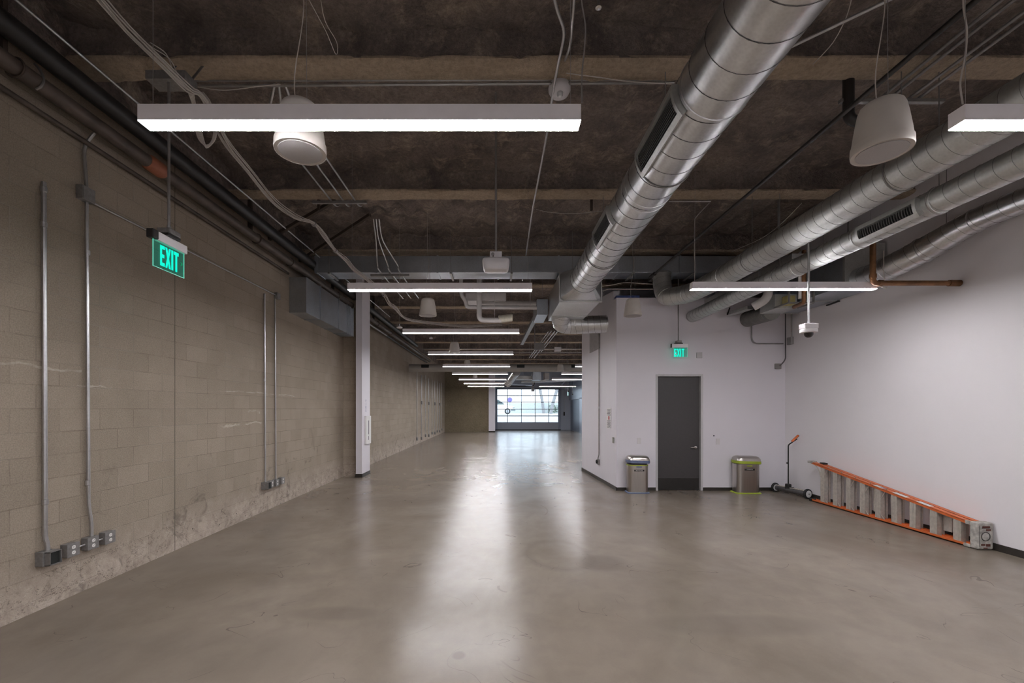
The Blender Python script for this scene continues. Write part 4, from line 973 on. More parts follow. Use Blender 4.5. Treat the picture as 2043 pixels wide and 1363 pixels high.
# small hanging sensor and far dome
sY = 8.5; sP = at(797, 652, sY)
a3 = thing('pendant_sensor', 'small white sensor on a thin cord left of the third light', 'sensor', (sP.x, sY, sP.z-.03))
MB().lathe((sP.x, sY, sP.z-.03), [(0, 0), (.052, .002), (.055, .02), (.03, .035), (.012, .045), (.01, .08), (0, .082)], 24).build('body', M_white, a3)
MB().tube([(sP.x, sY, sP.z+.05), (sP.x, sY, DK)], .003, 5).build('cord', M_cable, a3)
sY = 12.4; sP = at(860, 676, sY)
a4 = thing('pendant_sensor', 'tiny white dome sensor hanging just below the third light', 'sensor', (sP.x, sY, sP.z))
MB().lathe(sP, [(0, 0), (.05, .0), (.052, .025), (.03, .05), (0, .055)], 20).build('body', M_white, a4)
MB().tube([(sP.x, sY, sP.z+.05), (sP.x, sY, DK)], .004, 5).build('cord', M_wire, a4)
sp = thing('ceiling_sprinkler', 'small metal sprinkler head under the deck near the big duct', 'sprinkler', at(1194, 14, 3.6))
q = at(1194, 14, 3.6)
MB().tube([(q.x, q.y, q.z), (q.x, q.y, DK)], .012, 8).build('drop_pipe', M_cond_wall, sp); MB().lathe(q, [(0, -.01), (.025, -.008), (.025, 0), (.01, .02), (0, .02)], 16).build('deflector', M_chrome, sp)

def rods(b, *pts, r=.006):
    for p in pts: b.tube([Vector(p), Vector((p[0], p[1], DK-.05))], r, 5)
    return b
# ------------------------------------------------------------------ pipes, boxes and ducts far down the hall
def pipe(label, pts, r, mat, rad=.12, name='drain_pipe', n=14): return tag(rods(MB().tube(fillet(pts, rad, 6), r, n), pts[-1]+Vector((-.15, 0, 0)), pts[0]).build(name, mat), label, 'pipe')
pY = 10.1
pipe('white pipe stepping down from the cross duct and running right', [at(920, 545, pY), at(920, 588, pY), at(929, 600, pY), at(931, 613, pY), at(1071, 614, pY)], .045, M_pvc, .10)
pipe('white pipe hooking down and right above the third light', [at(956, 545, pY-.15), at(956, 639, pY-.15), at(1000, 639, pY-.15)], .058, M_pvc, .12)
pipe('thick white pipe running right behind the hooked white pipe', [at(962, 606, pY+.25), at(1071, 606, pY+.25)], .068, M_pvc, .1)
o = MB().tube([at(994, 637, pY-.13), at(996, 637, pY-.13), at(1021, 634, pY-.1), at(1023, 634, pY-.1)], [.06, .085, .085, .07], 20).build('insulated_fitting', M_cream); tag(o, 'cream wrapped pipe end above the third light', 'pipe')
o = MB().box(*(lambda a, c: (a.x, c.x, 10.2, 10.75, c.z, a.z))(at(928, 584, 10.2), at(1010, 600, 10.2))).build('drip_tray', M_pvc, bevel=.02); tag(o, 'white flat tray below the second light, over the white pipes', 'tray')
gb_ = thing('fan_box', 'grey metal box where the white pipes end beside the plenum', 'duct box', at(1081, 628, 10.2))
MB().box(*(lambda a, c: (a.x, c.x, 10.2, 11.2, c.z, a.z))(at(1071, 597, 10.2), at(1093, 628, 10.2))).build('box_body', M_sheet, gb_, smooth=0, bevel=.005)
MB().tube([at(1082, 590, 10.6), at(1082, 590, 10.6)+Vector((0, 0, 1.2))], .006, 5).build('hanger', M_cond_wall, gb_)
o = rods(MB().bar(at(1069, 632, 11.3), at(1041, 686, 16.8), .11, .09), at(1066, 638, 11.8), at(1045, 680, 16)).build('cable_tray', M_cond_wall); tag(o, 'sloping grey channel between the third and fourth lights', 'tray')
for i, (a_, b_) in enumerate((((1107, 661), (1066, 714)), ((1100, 661), (1060, 714)), ((1094, 662), (1056, 714)), ((1112, 662), (1080, 702)))):
    o = rods(MB().tube([at(a_[0], a_[1], 15.2), at(b_[0], b_[1], 23.0)], .018, 8), at(b_[0], b_[1], 23.0)).build('far_conduit', M_cond); tag(o, ('first', 'second', 'third', 'fourth')[i]+' of four bright conduits running away below the cross duct elbow', 'conduit', 'four far conduits')
o = MB().box(*(lambda a, c: (a.x, c.x, 17.6, 17.68, c.z, a.z))(at(1066, 684, 17.6), at(1086, 698, 17.6))).bar(at(1067, 690, 17.64), at(1067, 690, 17.64)+Vector((0, 0, .9)), .03, .03).build('conduit_rack', M_cond_wall); tag(o, 'small metal rack holding the four far conduits', 'rack')
for i, (py, x0_, x1_, Y) in enumerate(((696.5, 800, 1160, 22.0), (704, 850, 1160, 22.6), (663.5, 1130, 1160, 14.0))):
    o = rods(MB().tube([at(x0_, py, Y), at(x1_, py, Y)], .02, 8), at(x1_-3, py, Y), at(x1_-12, py, Y)).build('cross_conduit', M_cond); tag(o, ('long pale conduit crossing above the fourth light', 'second pale conduit crossing just above the fourth light', 'short pale conduit crossing beside the partition edge')[i], 'conduit')
o = MB().box(*(lambda a, c: (a.x, c.x, 21.8, 22.1, c.z, a.z))(at(1107, 692, 21.8), at(1120, 700, 21.8))).build('conduit_box', M_plate, bevel=.01); tag(o, 'pale square box on the far crossing conduits', 'electrical box')
cyY = 19.2
cz_ = at(0, 734.5, cyY).z
xs0, xs1 = at(817, 0, cyY).x, FAR_R-.02
cd = thing('round_cross_duct', 'dull round duct crossing the far hall from wall to wall', 'duct', (1, cyY, cz_-.165))
MB().tube([(xs0, cyY, cz_), (xs1, cyY, cz_)], .165, 28).build('duct_tube', simple('painted_duct', (.36, .345, .32), .5, .2, .06, 3), cd)
for px, w in ((848, 15), (1039, 15), (1146, 12)):
    a_ = at(px, 0, cyY-.16).x
    MB().box(a_-w*.0107, a_+w*.0107, cyY-.185, cyY-.12, cz_+.0, cz_+.13).build('register', M_darkhole, cd, smooth=0)
MB().tube([(-2, cyY, cz_+.1), (-2, cyY, DK)], .008, 5).tube([(0, cyY, cz_+.1), (0, cyY, DK)], .008, 5).tube([(3, cyY, cz_+.1), (3, cyY, DK)], .008, 5).build('hanger', M_cond_wall, cd)
# far short shiny duct and plenum boxes
spiral('spiral_duct', 'short shiny duct stub dropping just past the far cross duct', fillet([at(1030, 742, 21.0), at(1019, 758, 23.5), at(1013, 765, 24.0)], .3), .20, M_galv, .3, .006)
fb = thing('fan_coil_unit', 'dark sheet metal air unit hung above the glazed door', 'air unit', at(1075, 760, 25.5))
MB().box(*(lambda a, c: (a.x, c.x, 25.5, 26.8, c.z, a.z))(at(1063, 742, 25.5), at(1080, 758, 25.5))).build('unit_body', M_sheet, fb, smooth=0, bevel=.01)
MB().box(*(lambda a, c: (a.x, c.x, 25.7, 26.6, c.z, a.z))(at(1028, 750, 25.7), at(1063, 757, 25.7))).build('side_duct', M_galv_d, fb, smooth=0, bevel=.01)
MB().box(*(lambda a, c: (a.x, c.x, 25.3, 26.2, c.z, a.z))(at(1087, 744, 25.3), at(1096, 757, 25.3))).build('rear_box', M_pvc, fb, smooth=0, bevel=.01)
MB().tube([at(1070, 745, 26)+Vector((0, 0, 0)), at(1070, 745, 26)+Vector((0, 0, 1.3))], .01, 5).build('hanger', M_cond_wall, fb)
o = rods(MB().bar(at(1015, 765, 28), at(1062, 768, 28), .5, .12), at(1020, 765, 28), at(1058, 768, 28)).build('cable_tray', M_bluegrey); tag(o, 'flat blue grey tray just above the glazed door', 'tray')
o = rods(MB().bar(at(1040, 762, 27), at(1150, 759, 27), .4, .10), at(1045, 762, 27), at(1145, 759, 27)).build('flat_duct', M_galv_d); tag(o, 'flat pale duct crossing above the lowest far light', 'duct')
o = MB().tube(fillet([at(1000, 771, 30), at(1030, 771.5, 30), at(1066, 769, 30), at(1066, 762, 30)], .2), .03, 8).build('far_cable', M_black); tag(o, 'black cable drooping above the glazed door', 'cable')
op = thing('door_operator', 'pale motor arm hanging at the top centre of the glazed door', 'door opener', at(1062, 779, 34))
MB().box(*(lambda a, c: (a.x, c.x, 33.8, 34.1, c.z, a.z))(at(1061, 764, 34), at(1064, 777, 34))).build('arm', M_pvc, op, smooth=0)
MB().box(*(lambda a, c: (a.x, c.x, 33.7, 34.2, c.z, a.z))(at(1060, 776, 34), at(1066, 781, 34))).build('head', M_plate, op, smooth=0, bevel=.02)
MB().tube([at(1062.5, 764, 34), at(1062.5, 735, 34)], .02, 6).build('hanger', M_cond_wall, op)
# far right details
for lab, px, py in (('dark hanging pull cord beside the distant exit sign', 1142, 786),):
    o = MB().tube([at(px, 760, 30), at(px, py, 30)], .012, 6).tube([at(px, py, 30), at(px, py+2, 30)], .05, 8).build('pull_cord', M_black); tag(o, lab, 'cord')
o = MB().box(GX1+.30, GX1+.42, YE-.08, YE-.001, 1.72-.55*1, 1.72-.25).build('door_control', M_black, bevel=.02); tag(o, 'small dark control box on the wall right of the glazed door', 'control box')
o = MB().tube([(GX1+.36, YE-.03, 1.45), (GX1+.36, YE-.03, GZ+.3)], .012, 6).build('conduit', M_cond_wall); tag(o, 'thin conduit rising from the control box by the glazed door', 'conduit')
o = MB().box(FAR_R+.085, FAR_R+.099, 31.9, 35.9, .02, 2.40).build('door_3', simple('side_door_panel', (.155, .18, .23), .4, .2), bevel=.005); struct(o, 'dark blue grey side door in the far right wall')

# ------------------------------------------------------------------ wall fittings
def plate_front(label, px, py, w, h_, mat=M_plate, name='switch_plate', cat='switch', d=.008, slot=True):
    p = at(px, py, YP); t = thing(name, label, cat, (p.x, YP, p.z-h_/2))
    cv = MB().box(p.x-w/2, p.x+w/2, YP-d, YP-.0005, p.z-h_/2, p.z+h_/2).build('cover', mat, t, smooth=0, bevel=.003)
    if slot: MB().box(p.x-.012, p.x+.012, YP-d-.003, YP-d, p.z-.025, p.z+.025).build('rocker', M_plate, cv, smooth=0)
    return t
plate_front('white plate above the blue trimmed bin', 1275, 880, .085, .125)
plate_front('white switch plate right of the charcoal door', 1432, 881, .085, .125)
plate_front('square grey wall box between the exit sign and door top corner', 1394.5, 709, .115, .115, M_plategrey if False else M_frame, 'wall_speaker', 'wall box', .03, False)
plate_front('square grey junction box high in the corner at the end of a dark cord', 1551, 731, .125, .11, M_cond_wall, 'junction_box', 'electrical box', .04, False)
o = MB().lathe(Vector(at(1424, 869.5, YP)), [(.0, -.02), (.012, -.018), (.014, 0)], 12, 'Y').build('wall_hook', M_ink); tag(o, 'tiny dark hook on the wall above the right switch plate', 'hook')
# side wall fittings: helper on the angled wall
sd = Vector((SX1-PX0, SY1-YP, 0)).normalized(); sn = Vector((-sd.y, sd.x, 0))
def sidebox(b, y0, y1, z0, z1, d0, d1):
    pts = []
    for z in (z0, z1):
        for (y, d) in ((y0, d0), (y1, d0), (y1, d1), (y0, d1)): pts.append(Vector((side(y), y, z))+sn*d)
    return b.hexa([pts[0], pts[1], pts[2], pts[3], pts[4], pts[5], pts[6], pts[7]])
ps = thing('wall_notice', 'paper safety notice with a red mark on the partition side wall', 'notice', (side(9.95), 9.95, 1.28))
sidebox(MB(), 9.78, 10.10, 1.285, 1.735, .001, .004).build('sheet', M_label, ps, smooth=0)
tx = MB()
for k in range(22):
    z = 1.71-k*.019
    if 8 <= k <= 12: continue
    sidebox(tx, 9.81+(k % 3)*.01, 10.07-(k*7 % 5)*.012, z-.006, z+.003, .004, .005)
tx.build('text_lines', M_ink, ps, smooth=0)
mk = MB(); sidebox(mk, 9.88, 9.97, 1.48, 1.56, .004, .0055); mk.build('red_mark', M_inkred, ps, smooth=0)
ts = thing('wall_control', 'small greenish wall plate near the partition corner', 'switch', (side(9.6), 9.6, .98))
sidebox(MB(), 9.55, 9.65, .985, 1.11, .0005, .012).build('cover', M_plategrey, ts, smooth=0)
cy_ = 10.69
p0 = Vector((side(cy_), cy_, 0))+sn*.02
conduit('vertical conduit on the partition side wall ending at a round box', [p0+Vector((0, 0, 3.7)), p0+Vector((0, 0, .62)), p0+Vector((0, .05, .54))+sn*.01, p0+Vector((0, .05, .50))+sn*.01], .0125, M_cond_wall, .06,
        coup=((p0+Vector((0, 0, 1.75)), (0, 0, 1)),))
rbx = thing('round_outlet', 'round outlet box low on the partition side wall', 'outlet', p0+Vector((0, .05, .40)))
sidebox(MB(), cy_-.01, cy_+.11, .38, .51, .0005, .05).build('box_body', M_cond_wall, rbx, smooth=0, bevel=.01)
q = Vector((side(cy_+.05), cy_+.05, .45))
MB().tube([q+sn*.05, q+sn*.075], .042, 20).build('plug_face', M_darkhole, rbx)
vp = MB(); sidebox(vp, 10.66, 11.62, 3.17, 3.78, .001, .012)
vg = vp.build('return_grille', simple('grille_grey', (.33, .31, .31), .6), smooth=0); tag(vg, 'grey slanted grille high on the partition side wall', 'vent')
o = MB().box(PX0, at(1276, 0, YP).x, YP-.004, YP+.16, PT, PT+.045).build('masking_tape', M_tape, smooth=0); tag(o, 'strip of blue tape along the top corner of the partition wall', 'tape')
# conduits in the right corner
conduit('conduit curving down from the ribbed duct and across to the corner box', [(5.34, YP-.03, 3.60), (5.34, YP-.03, 3.09), (6.00, YP-.03, 3.09)], .013, M_cond_wall, .14)
jb4 = jbox('square junction box on the white wall beside the corner', 9.18, 3.12, .14, .15, .06, M_cond_wall, x=XR-.062)
conduit('short vertical conduit rising from the corner junction box', [(XR-.03, 9.14, 3.19), (XR-.03, 9.14, 3.66)], .013, M_cond_wall)
conduit('dark cord hanging down the corner to the small square box', [at(1567, 622, 9.3), at(1567, 718, 9.3), at(1559, 727, 9.34), at(1555, 730, YP-.035)], .011, simple('dark_cord', (.07, .065, .07), .5), .1, name='corner_cord', cat='cord')
o = MB().bar((6.02, 7.85, 3.62), (6.02, 8.15, 3.61), .03, .02).build('wall_clip', M_black); tag(o, 'small black clip on the white wall under the corner duct', 'clip')
# column fittings
cb_ = thing('extinguisher_cabinet', 'white fire extinguisher cabinet on the side of the white column', 'cabinet', (-3.385, 11.55, .98))
Yc0, Yc1 = 11.28, 11.80
zc0, zc1 = 1.72-(886-816)/F*11.5, 1.72-(830-816)/F*11.5
MB().box(-3.385, -3.335, Yc0+.1, Yc1, zc0, zc1).build('cabinet_body', M_label, cb_, smooth=0, bevel=.006)
MB().box(-3.335, -3.333, 11.56, 11.60, zc1-.48, zc1-.12).box(-3.335, -3.333, 11.56, 11.585, zc0+.1, zc0+.2).build('front_slot', M_ink, cb_, smooth=0)
def text(parent, name, body, size, loc, rot, mat, ext=.0008):
    cu = bpy.data.curves.new(name, 'FONT'); cu.body = body; cu.size = size; cu.align_x = 'CENTER'; cu.align_y = 'CENTER'; cu.extrude = ext
    tmp = bpy.data.objects.new(name+'_tmp', cu); cu.space_line = .85; COL.objects.link(tmp)
    dg = bpy.context.evaluated_depsgraph_get(); me = bpy.data.meshes.new_from_object(tmp.evaluated_get(dg)); me.materials.clear(); me.materials.append(mat)
    bpy.data.objects.remove(tmp); o = bpy.data.objects.new(name, me); COL.objects.link(o); o.parent = parent
    o.location = Vector(loc)-ORG[parent.name]; o.rotation_euler = rot; return o
ft = thing('column_lettering', 'faint blue vertical lettering on the white column above the cabinet', 'lettering', (-3.384, 11.5, 1.65))
text(ft, 'lettering', 'FIRE\nEXTING\nUISHER', .001, (-3.383, 11.5, 1.9), (PI/2, 0, PI/2), M_inkblue) if False else None
text(ft, 'lettering', 'F\nI\nR\nE', .10, (-3.3835, 11.5, 1.80), (PI/2, 0, PI/2), M_inkblue)

# ------------------------------------------------------------------ bins
def rr(w, d, r, z, cx, cy, tilt=0, n=6):
    out = []
    for (sx, sy, a0) in ((1, 1, 0), (-1, 1, PI/2), (-1, -1, PI), (1, -1, 3*PI/2)):
        for k in range(n+1):
            a = a0+PI/2*k/n; x = sx*(w/2-r)+r*math.cos(a); y = sy*(d/2-r)+r*math.sin(a)
            out.append(Vector((cx+x, cy+y, z+tilt*x)))
    return out
def bin_(label, cx, cy, w, d, trim, word, tilt, open_gap, wl, hb):
    t = thing('waste_bin', label, 'bin', (cx, cy, 0), 'stainless waste bins')
    MB().loft([rr(w+.05, d+.05, .07, 0, cx, cy), rr(w+.05, d+.05, .07, .014, cx, cy), rr(w+.02, d+.02, .07, .022, cx, cy)]).build('foot_ring', trim, t)
    MB().loft([rr(w, d, .085, .022, cx, cy), rr(w, d, .085, hb, cx, cy), rr(w-.02, d-.02, .08, hb+.006, cx, cy)]).build('body', M_steel, t, smooth=30)
    z = hb+open_gap
    if open_gap > .005:
        MB().loft([rr(w+.006, d+.006, .085, hb-.012, cx, cy), rr(w+.006, d+.006, .085, hb+.004, cx, cy)]).build('rim', M_lime, t)
        MB().loft([rr(w-.03, d-.03, .08, hb, cx, cy), rr(w-.03, d-.03, .08, z+.01, cx, cy)]).build('liner', M_black, t)
    lx = cx+.012
    MB().loft([rr(wl-.01, d+.03, .09, z, lx, cy, tilt), rr(wl, d+.045, .095, z+.01, lx, cy, tilt), rr(wl, d+.045, .095, z+.058, lx, cy, tilt)]).build('lid_band', trim, t, smooth=30)
    MB().loft([rr(wl-.004, d+.04, .095, z+.058, lx, cy, tilt), rr(wl-.02, d+.03, .095, z+.10, lx, cy, tilt), rr(wl-.06, d-.01, .09, z+.135, lx, cy, tilt), rr(wl-.13, d-.07, .07, z+.152, lx, cy, tilt), rr(wl-.22, d-.14, .03, z+.155, lx, cy, tilt)]).build('lid', M_steel, t, smooth=60)
    yf = cy-d/2
    lp_ = MB().box(cx-.10, cx+.105, yf-.003, yf-.0003, hb-.125, hb-.092).build('label_plate', M_black, t, smooth=0)
    text(lp_, 'label_lettering', word, .027, (cx+.003, yf-.0042, hb-.1085), (PI/2, 0, 0), M_label)
    MB().box(cx-.055, cx+.055, yf-.006, yf+.0, hb-.048, hb-.024).build('latch', trim, t, smooth=0, bevel=.002)
    MB().box(cx-.118, cx+.118, yf-.004, yf-.0015, .05, hb-.135).build('front_panel', M_steel, t, smooth=0, bevel=.001)
    return t
bin_('stainless bin with blue trim and a tilted lid, left of the charcoal door', at(1272.5, 0, 9.15).x, 9.20, .405, .27, M_blue, 'RECYCLING', -.03, .035, .455, .575)
bin_('stainless bin with lime green trim, right of the charcoal door', at(1494, 0, 9.05).x, 9.17, .465, .29, M_lime, 'COMPOST', -.03, .002, .51, .60)

# ------------------------------------------------------------------ magnetic sweeper
sw = thing('magnetic_sweeper', 'wheeled magnetic floor sweeper with a black pole and orange grip in the corner', 'sweeper', (5.86, 8.95, 0))
w0 = Vector((5.76, 9.24, .095)); w1 = Vector((5.93, 8.52, .095)); ax = (w1-w0).normalized()
MB().tube([w0+ax*.03, w1-ax*.03], .045, 20).build('magnet_bar', simple('sweeper_grey', (.13, .125, .13), .4, .5), sw)
MB().bar(w0+ax*.05+Vector((0, 0, .052)), w1-ax*.05+Vector((0, 0, .052)), .05, .012).build('top_rail', M_alu, sw)
for w_ in (w0, w1):
    tb = []
    for (s_, r_) in ((-.022, .070), (-.022, .088), (-.014, .095), (.014, .095), (.022, .088), (.022, .070)): tb.append((r_, s_))
    pts = [w_+ax*s_ for r_, s_ in tb]
    wh = MB().tube([w_-ax*.022, w_-ax*.020, w_-ax*.012, w_+ax*.012, w_+ax*.020, w_+ax*.022], [.080, .089, .095, .095, .089, .080], 36).build('wheel', M_rubber, sw)
    MB().tube([w_-ax*.026, w_+ax*.026], .066, 28).build('wheel_hub', M_hub, wh)
    MB().tube([w_-ax*.034, w_+ax*.034], .014, 12).build('axle', M_cond_wall, wh)
mid = w0.lerp(w1, .42)
pb_ = at(1583, 968, mid.y); pt_ = at(1584, 886, mid.y)
pm = Vector((mid.x, mid.y, .13))
MB().tube(fillet([pm, Vector((mid.x, mid.y, pt_.z-.02)), at(1590, 876, mid.y)], .03), .0115, 12).build('handle_pole', M_black, sw)
g0 = Vector((mid.x, mid.y, pt_.z-.02)); g1 = at(1593, 868.5, mid.y)
MB().tube([g0.lerp(g1, .35), g0.lerp(g1, .4), g0.lerp(g1, .95), g0.lerp(g1, 1.0)], [.018, .021, .021, .016], 14).build('grip', M_orange, sw)
MB().box(mid.x-.04, mid.x+.04, mid.y-.05, mid.y+.05, .135, .22).build('pole_bracket', M_black, sw, bevel=.015)
MB().box(mid.x-.035, mid.x-.01, mid.y-.012, mid.y+.012, .62, .65).build('pole_clip', M_black, sw, bevel=.005)
MB().bar(pm+Vector((-.07, 0, .01)), pm+Vector((.05, -.1, .02)), .012, .03).build('release_lever', M_black, sw)

# ------------------------------------------------------------------ ladder lying on its side
def ladder():
    Yn, Yf = 5.58, 8.32
    t = thing('step_ladder', 'orange fibreglass step ladder lying on its side along the white wall', 'ladder', (5.93, 6.9, 0))
    def top(y, hi=0): return .312+(.722-.312)*(y-Yn)/(Yf-Yn)
    xf0, xf1, xr0, xr1 = 5.855, 5.935, 5.945, 6.015
    def chan(b, x0, x1, lower):
        # C channel: web horizontal, flanges toward the rungs
        z = (lambda y: .012) if lower else (lambda y: top(y)+.012)
        za_ = (lambda y: z(y)) ; s_ = 1 if lower else -1
        for (xa_, xb_, h0, h1) in ((x0, x1, 0, .006), (x0, x0+.006, 0, .034), (x1-.006, x1, 0, .034)):
            v = []
            for hh in (h0, h1):
                for (x, y) in ((xa_, Yn-.06), (xb_, Yn-.06), (xb_, Yf), (xa_, Yf)): v.append(Vector((x, y, za_(y)+s_*hh)))
            b.hexa(v)
        return b
    chan(MB(), xf0, xf1, True).build('front_rail', M_orange, t, smooth=0)
    chan(MB(), xf0, xf1, False).build('front_rail', M_orange, t, smooth=0)
    chan(MB(), xr0, xr1, True).build('rear_rail', M_orange, t, smooth=0)
    def hi(b):
        v = []
        for (xa_, xb_, h0, h1) in ((xr0, xr1, 0, .006), (xr0, xr0+.006, 0, .03), (xr1-.006, xr1, 0, .03)):
            v = []
            for hh in (h0, h1):
                for (x, y) in ((xa_, Yn-.06), (xb_, Yn-.06), (xb_, Yf-.1), (xa_, Yf-.1)): v.append(Vector((x, y, top(y)+.012-hh)))
            b.hexa(v)
        return b
    hi(MB()).build('rear_rail', M_orange, t, smooth=0)
    def yat(c): # centre pixel -> Y on plane x = 5.86
        px = 1440+c/3.388; return 5.86*F/(px-CX)
    st = [680, 765, 855, 950, 1055, 1165, 1290, 1430, 1590]
    for c in st:
        y = yat(c); hw = .048
        b = MB(); z1 = top(y)
        b.box(xf0+.008, xf1-.008, y-hw, y-hw+.006, .02, z1).box(xf0+.004, xf0+.010, y-hw, y+hw, .018, z1+.002)
        b.box(xf0+.008, xf0+.03, y+hw-.005, y+hw, .02, z1)
        for k in range(7): b.box(xf0+.001, xf0+.004, y-hw+.007+k*.0132, y-hw+.012+k*.0132, .02, z1)
        b.build('step', M_alu, t, smooth=0)
        if c < 1100:
            MB().bar((xf0+.012, y-hw-.005, z1-.16), (xf0+.012, y-hw-.10, z1+.01), .012, .008).build('knee_brace', M_alu, t)
            MB().bar((xf0+.012, y-hw-.005, .10), (xf0+.012, y-hw-.07, .03), .012, .008).build('knee_brace', M_alu, t)
    b = MB().tube(smoothpath([(xf0+.015, yat(680)+.05, .48), (xf0+.015, yat(680)+.10, .60), (xf0+.015, Yf-.06, .70)]), .010, 6); b.build('knee_brace', M_alu, t)
    for c in (726, 816, 903, 1003, 1112, 1222, 1347, 1492, 1652):
        y = yat(c)*1.019; z1 = top(y)-.01
        MB().box(xr0+.002, xr0+.008, y-.028, y+.028, .03, z1).box(xr0+.008, xr0+.03, y-.028, y-.022, .03, z1).box(xr0+.008, xr0+.03, y+.022, y+.028, .03, z1).build('rear_rung', M_alu, t, smooth=0)
    for c in (1060, 1530): 
        y = yat(c)*1.02; MB().box(xr0+.012, xr0+.02, y-.07, y+.07, .1, top(y)-.03).build('rear_panel', M_alu, t, smooth=0)
    # cap at the near end
    cp_ = MB()
    prof = [(0, .0), (.10, -.01), (.165, .0), (.175, .02), (.175, .31), (.165, .335), (.08, .345), (.0, .335)]
    cap = MB().box(5.85, 6.045, 5.43, 5.53, .004, .335).build('top_cap', M_capg, t, smooth=0, bevel=.02, seg=3)
    MB().box(5.848, 5.862, 5.52, 5.60, .004, .045).box(5.848, 5.862, 5.52, 5.58, .285, .335).build('cap_side', M_capg, t, smooth=0, bevel=.006)
    cy2 = 5.428
    tr_ = MB(); R_ = .052
    tr_.tube([(5.945+R_*math.cos(a), cy2, .165+R_*math.sin(a)) for a in [2*PI*k/28 for k in range(29)]], .005, 6, caps=False)
    tr_.box(5.90, 5.99, cy2-.002, cy2+.004, .262, .272).box(5.87, 5.872, cy2-.002, cy2+.004, .04, .30)
    tr_.build('cap_ring', simple('cap_grime', (.09, .085, .08), .8), t)
    MB().lathe((5.945, cy2+.001, .165), [(0, -.004), (.04, -.003), (.046, 0)], 28, 'Y').build('cap_disc', simple('cap_disc_grey', (.46, .44, .41), .7, 0, .25, 30), t)
    for (a_, b_, c_, d_) in ((5.905, 5.995, .268, .290), (5.95, 6.005, .235, .255), (5.89, 5.935, .055, .075), (5.95, 6.0, .045, .075), (5.92, 5.965, .02, .032)): MB().box(a_, b_, cy2-.003, cy2+.003, c_, d_).build('tool_slot', simple('slot_rust', (.10, .03, .02), .8), cap, smooth=0)
    # feet at the far end
    MB().box(5.845, 5.94, Yf-.02, Yf+.05, .0, .05).build('foot', M_rubber, t, smooth=0, bevel=.006)
    MB().box(5.82, 5.94, Yf-.04, Yf+.05, top(Yf)-.012, top(Yf)+.028).build('foot', M_capg, t, smooth=0, bevel=.006)
    MB().box(5.945, 6.02, Yf-.14, Yf-.02, .0, .05).box(5.945, 6.02, Yf-.2, Yf-.09, top(Yf)-.03, top(Yf)+.012).build('rear_foot', M_rubber, t, smooth=0, bevel=.006)
    # stickers on the upper rail
    def stick(name, y0, y1, mat, x0=xf0+.006, x1=xf1-.006):
        v = []
        for hh in (.0125, .0135):
            for (x, y) in ((x0, y0), (x1, y0), (x1, y1), (x0, y1)): v.append(Vector((x, y, top(y)+hh)))
        MB().hexa(v).build(name, mat, t, smooth=0)
    stick('sticker', yat(1240), yat(1150), M_label); stick('sticker', yat(1080), yat(1020), M_label); stick('sticker', yat(1400), yat(1310), M_label)
    stick('sticker', yat(1085), yat(1055), simple('sticker_violet', (.2, .17, .4), .5), xf0+.03, xf1-.004)
    return t
ladder()

# ------------------------------------------------------------------ outside, beyond the glazed door
M_out = simple('outdoor_concrete', (.38, .38, .375), .9, 0, .05, 1)
b = MB(); b.add([(-25, YE+.2, -.02), (35, YE+.2, -.02), (35, 47, 1.10), (-25, 47, 1.10), (35, 90, 1.2), (-25, 90, 1.2)], [(0, 1, 2, 3), (3, 2, 4, 5)])
o = b.build('ground_outside', M_out, smooth=0, base=(0, YE+5, 0)); struct(o, 'pale driveway ramp and street outside')
o = MB().box(1.2, 14, 61, 61.3, 1.1, 2.55).build('fence_wall', simple('fence_pale', (.50, .52, .50), .9), smooth=0); tag(o, 'pale garden wall across the street behind the parked car', 'wall')
def car():
    Y0, Y1 = 49.2, 51.0; xf = 1.98; z0 = 1.14
    t = thing('car', 'white car parked outside, its front half seen through the glazed door', 'car', (0, 50.1, z0))
    prof = [(xf, .35), (xf+.02, .62), (xf-.12, .85), (xf-.95, 1.02), (xf-1.75, 1.62), (xf-2.4, 1.72), (xf-3.8, 1.70), (xf-4.5, 1.20), (xf-4.6, .4), (xf-3.95, .32), (xf-3.9, .32), (xf-1.2, .30), (xf-.4, .30)]
    fn = lambda a, c, d: Vector((a, d, z0+c))
    MB().prism(prof, fn, Y0, Y1).build('body', simple('car_white', (.75, .76, .78), .3), t, smooth=0, bevel=.06)
    MB().prism([(xf-1.15, 1.06), (xf-1.80, 1.55), (xf-2.35, 1.62), (xf-2.35, 1.06)], fn, Y0-.01, Y0+.02).build('side_window', simple('car_glass', (.10, .13, .13), .1), t, smooth=0)
    for xx in (xf-.85, xf-3.75):
        cw = MB().lathe((xx, Y0-.02, z0+.32), [(.0, .0), (.20, .0), (.22, -.01), (.32, -.01), (.32, .2), (0, .2)], 28, 'Y').build('wheel', M_rubber, t)
        MB().lathe((xx, Y0-.03, z0+.32), [(.0, -.01), (.19, .0), (.2, .02)], 20, 'Y').build('wheel_rim', M_galv, cw)
    MB().box(xf-.5, xf+.04, Y0-.02, Y0+.05, z0+.36, z0+.55).build('bumper', simple('car_trim', (.22, .25, .25), .5), t, smooth=0, bevel=.03)
    MB().box(xf-.28, xf-.02, Y0-.015, Y0+.05, z0+.62, z0+.78).build('headlamp', simple('car_lamp', (.3, .33, .33), .2), t, smooth=0, bevel=.02)
car()
